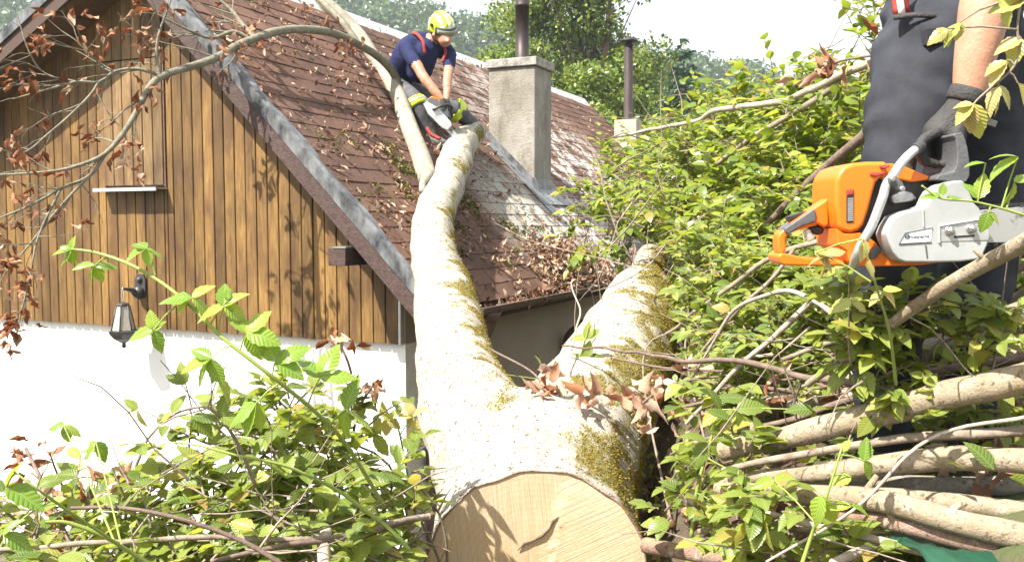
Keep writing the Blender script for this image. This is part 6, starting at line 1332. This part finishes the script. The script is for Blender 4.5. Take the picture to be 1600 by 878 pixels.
part('tank_cap', [(470, 500), (515, 476), (530, 500), (500, 540), (474, 545)], .004, .03, M['grey_plastic'], .006)
# rear handle with grip, trigger and wide guard below
part('rear_handle', [(255, 300), (318, 258), (322, 385), (300, 398), (270, 380), (222, 398), (170, 412), (132, 428), (118, 450), (122, 500), (110, 520), (88, 524), (80, 480), (80, 440), (92, 420), (150, 372)], .055, .100, M['orange'], .010)
part('handle_guard', [(70, 530), (92, 515), (120, 520), (170, 532), (230, 540), (340, 540), (390, 556), (395, 576), (310, 577), (200, 577), (98, 574), (80, 560)], .040, .125, M['orange'], .007)
part('rear_grip', [(105, 403), (250, 306), (259, 335), (257, 372), (190, 392), (128, 430), (113, 424)], .050, .105, M['grey_plastic'], .012)
part('throttle_lock', [(132, 345), (235, 316), (232, 328), (140, 372)], .068, .088, M['black_plastic'], .005)
part('throttle_trigger', [(235, 398), (290, 386), (312, 404), (305, 425), (280, 436), (250, 420)], .068, .088, M['black_plastic'], .005)
part('side_lever', [(208, 412), (236, 402), (262, 452), (232, 470)], .060, .075, M['alu'], .005)
# front handle: metal bow with a rubber sleeve where the hand holds it
bow = [(412, 575, .03), (402, 530, .0), (418, 470, -.012), (460, 395, -.014), (490, 320, -.014), (512, 260, -.014), (530, 205, -.012), (560, 165, -.010), (600, 110, -.006), (640, 70, 0), (690, 36, .012), (735, 22, .04), (770, 20, .08), (800, 24, .13), (810, 80, .165), (800, 200, .17), (790, 400, .165)]
sp, sr = smooth_path([S(*q) for q in bow], [.0098] * len(bow), 5); n0 = next(i for i, p in enumerate(sp) if p.x > S(680, 0).x)
mb = MB(); mb.tube(sp, sr, 14); fh = mb.build('front_handle', M['alu'], saw)
mb = MB(); mb.tube(sp[n0:n0 + 24], .0128, 14); mb.build('handle_grip', M['dark_grip'], fh)
mb = MB()
for (x, y, dy) in ((545, 178, -.026), (592, 222, -.022)): mb.lathe(S(x, y, dy), -yv, [(.006, 0), (.006, .004), (.003, .005)], 10)
br = part('handle_bracket', [(528, 170), (560, 160), (596, 190), (612, 228), (592, 238), (560, 222), (528, 200)], -.024, .01, M['grey_plastic'], .007); mb.build('bracket_screw', M['steel'], br)
# hand guard / chain brake
part('hand_guard', [(852, -6), (838, -22), (846, -32), (880, -36), (890, -20), (905, 30), (915, 100), (915, 160), (900, 190), (862, 200), (800, 185), (762, 180), (770, 160), (810, 150), (842, 140), (856, 110), (858, 50)], -.008, .150, M['grey_plastic'], .008)
part('brake_link', [(590, 250), (640, 226), (690, 232), (712, 262), (690, 276), (610, 290), (596, 280)], .030, .06, M['steel'], .008)
part('muffler', [(700, 330), (790, 200), (880, 220), (905, 300), (880, 330)], .020, .11, M['alu'], .008)
# clutch cover
cov = part('clutch_cover', [(506, 424), (520, 390), (548, 346), (600, 326), (690, 300), (706, 262), (724, 232), (760, 206), (800, 190), (846, 184), (866, 206), (882, 244), (902, 288), (922, 308), (946, 352), (966, 404), (972, 440), (958, 480), (940, 520), (918, 540), (840, 550), (700, 553), (590, 552), (560, 538), (536, 506), (516, 460)], -.040, .02, M['cover'], .0045, seg=3)
part('cover_ridge', [(666, 318), (672, 316), (676, 395), (670, 396)], -.0425, -.03, M['cover'], .001, cov); part('cover_ridge', [(678, 474), (684, 474), (690, 530), (686, 534)], -.0425, -.03, M['grey_plastic'], .001, cov)
part('nut_recess', [(738, 392), (800, 382), (880, 366), (958, 356), (968, 404), (970, 440), (962, 458), (740, 464)], -.0412, -.02, M['alu'], .003, cov)
part('recess_lip', [(736, 388), (960, 351), (961, 357), (744, 394), (746, 466), (737, 467)], -.0445, -.03, M['cover'], .0015, cov)
part('adjuster_slot', [(806, 434), (900, 428), (902, 438), (808, 445)], -.0418, -.03, M['black_plastic'], .0008, cov)
for x, y in ((787, 412), (884, 402)):
    mb = MB(); mb.lathe(S(x, y, -.041), -yv, [(.0105, 0), (.0105, .0025), (.0085, .003)], 20); nt_ = mb.build('nut_washer', M['steel'], cov)
    mb = MB(); mb.lathe(S(x, y, -.044), -yv, [(.0078, 0), (.0078, .007), (.0068, .0078)], 6, False); mb.lathe(S(x, y, -.0515), -yv, [(.0045, 0), (.0045, .003), (.003, .004)], 12); mb.build('bar_nut', M['steel'], cov)
part('name_plate', [(592, 424), (710, 400), (706, 460), (566, 468)], -.0418, -.03, M['helmet_white'], .001, cov)
part('plate_rim', [(588, 420), (712, 396), (712, 401), (592, 425), (568, 467), (706, 459), (707, 463), (560, 472)], -.0424, -.03, M['grey_plastic'], .0006, cov)
# lettering and crown-like emblem on the plate
fc_ = bpy.data.curves.new('brand', 'FONT'); fc_.body = 'Husqvarna'; fc_.size = 1; fc_.extrude = .015; fc_.offset = .018
to = bpy.data.objects.new('brand', fc_); col.objects.link(to); dg = bpy.context.evaluated_depsgraph_get(); tm = bpy.data.meshes.new_from_object(to.evaluated_get(dg)); bpy.data.objects.remove(to)
xs = [v.co.x for v in tm.vertices]; wid = max(xs) - min(xs); A0 = S(607, 446, -.0424); A1 = S(696, 441, -.0424); ux = (A1 - A0); sc_ = ux.length / wid; ux.normalize(); uzv = Vector((0, -1, 0)).cross(ux) * 1
if uzv.z < 0: uzv = -uzv
for v in tm.vertices: v.co = A0 + ux * (v.co.x - min(xs)) * sc_ + uzv * (v.co.y * sc_) - yv * (v.co.z * sc_)
obj('lettering', tm, cov, M['ink'])
mb = MB(); ec = S(596, 438, -.0424)
mb.tube([ec + ux * .0042 * math.cos(a) + uzv * .0046 * math.sin(a) for a in [2 * math.pi * k / 16 for k in range(17)]], .0008, 6, False); mb.tube([ec + ux * -.002 - uzv * .0022, ec + ux * -.002 + uzv * .0022], .0008, 6); mb.tube([ec + ux * .002 - uzv * .0022, ec + ux * .002 + uzv * .0022], .0008, 6); mb.tube([ec + ux * -.002, ec + ux * .002], .0008, 6)
for dx in (-.003, 0, .003): mb.tube([ec + ux * dx + uzv * .0046, ec + ux * dx * 1.3 + uzv * .0066], .0008, 6)
mb.build('emblem', M['ink'], cov)
# guide bar with chain
L1 = 940; L2 = L1 + 1010
bar = part('guide_bar', [(900, 330), (940, 318), (1171, 300), (1500, 298), (1800, 318), (1900, 350), (1925, 392), (1900, 430), (1800, 458), (1500, 468), (1171, 464), (990, 466), (920, 455)], -.012, -.006, M['bar'], .0012, seg=1)
edge = [(930, 308), (1050, 298), (1171, 291), (1330, 288), (1500, 289), (1660, 297), (1800, 310), (1880, 332), (1928, 364), (1938, 392), (1920, 428), (1880, 452), (1800, 467), (1660, 474), (1500, 477), (1330, 476), (1171, 473), (990, 474)]
ep = smooth_path([S(x, y, -.009) for x, y in edge], None, 10); mb = MB(); acc = 0; last = ep[0]; k = 0
for i in range(1, len(ep)):
    acc += (ep[i] - last).length; last = ep[i]
    if acc > .0105:
        acc = 0; d = (ep[i] - ep[i - 1]).normalized(); nrm_ = yv.cross(d); k += 1
        o0 = ep[i] - d * .0045 - nrm_ * .004 - yv * (.004 if k % 2 else .0032); mb.box(o0, d * .0085, nrm_ * (.009 if k % 3 == 0 else .0065), yv * (.008 if k % 2 else .0064))
ch_ = mb.build('saw_chain', M['black_plastic'], bar); tag(ch_, kind='stuff')
# ---------------------------------------------------------------- haze
mb = MB(); mb.box((-420, -30, -25), (840, 0, 0), (0, 400, 0), (0, 0, 120))
hz_ = mb.build('haze', None); tag(hz_, 'thin bluish summer haze in the air', 'haze', kind='stuff'); hz_.data.materials.clear()
hm = bpy.data.materials.new('haze'); hm.use_nodes = True; N = hm.node_tree.nodes; L = hm.node_tree.links
for nn in list(N):
    if nn.type == 'BSDF_PRINCIPLED': N.remove(nn)
pv = N.new('ShaderNodeVolumePrincipled'); pv.inputs['Color'].default_value = (.86, .93, 1, 1); pv.inputs['Density'].default_value = .0008; pv.inputs['Anisotropy'].default_value = .2
L.new(pv.outputs[0], N['Material Output'].inputs['Volume']); hz_.data.materials.append(hm)
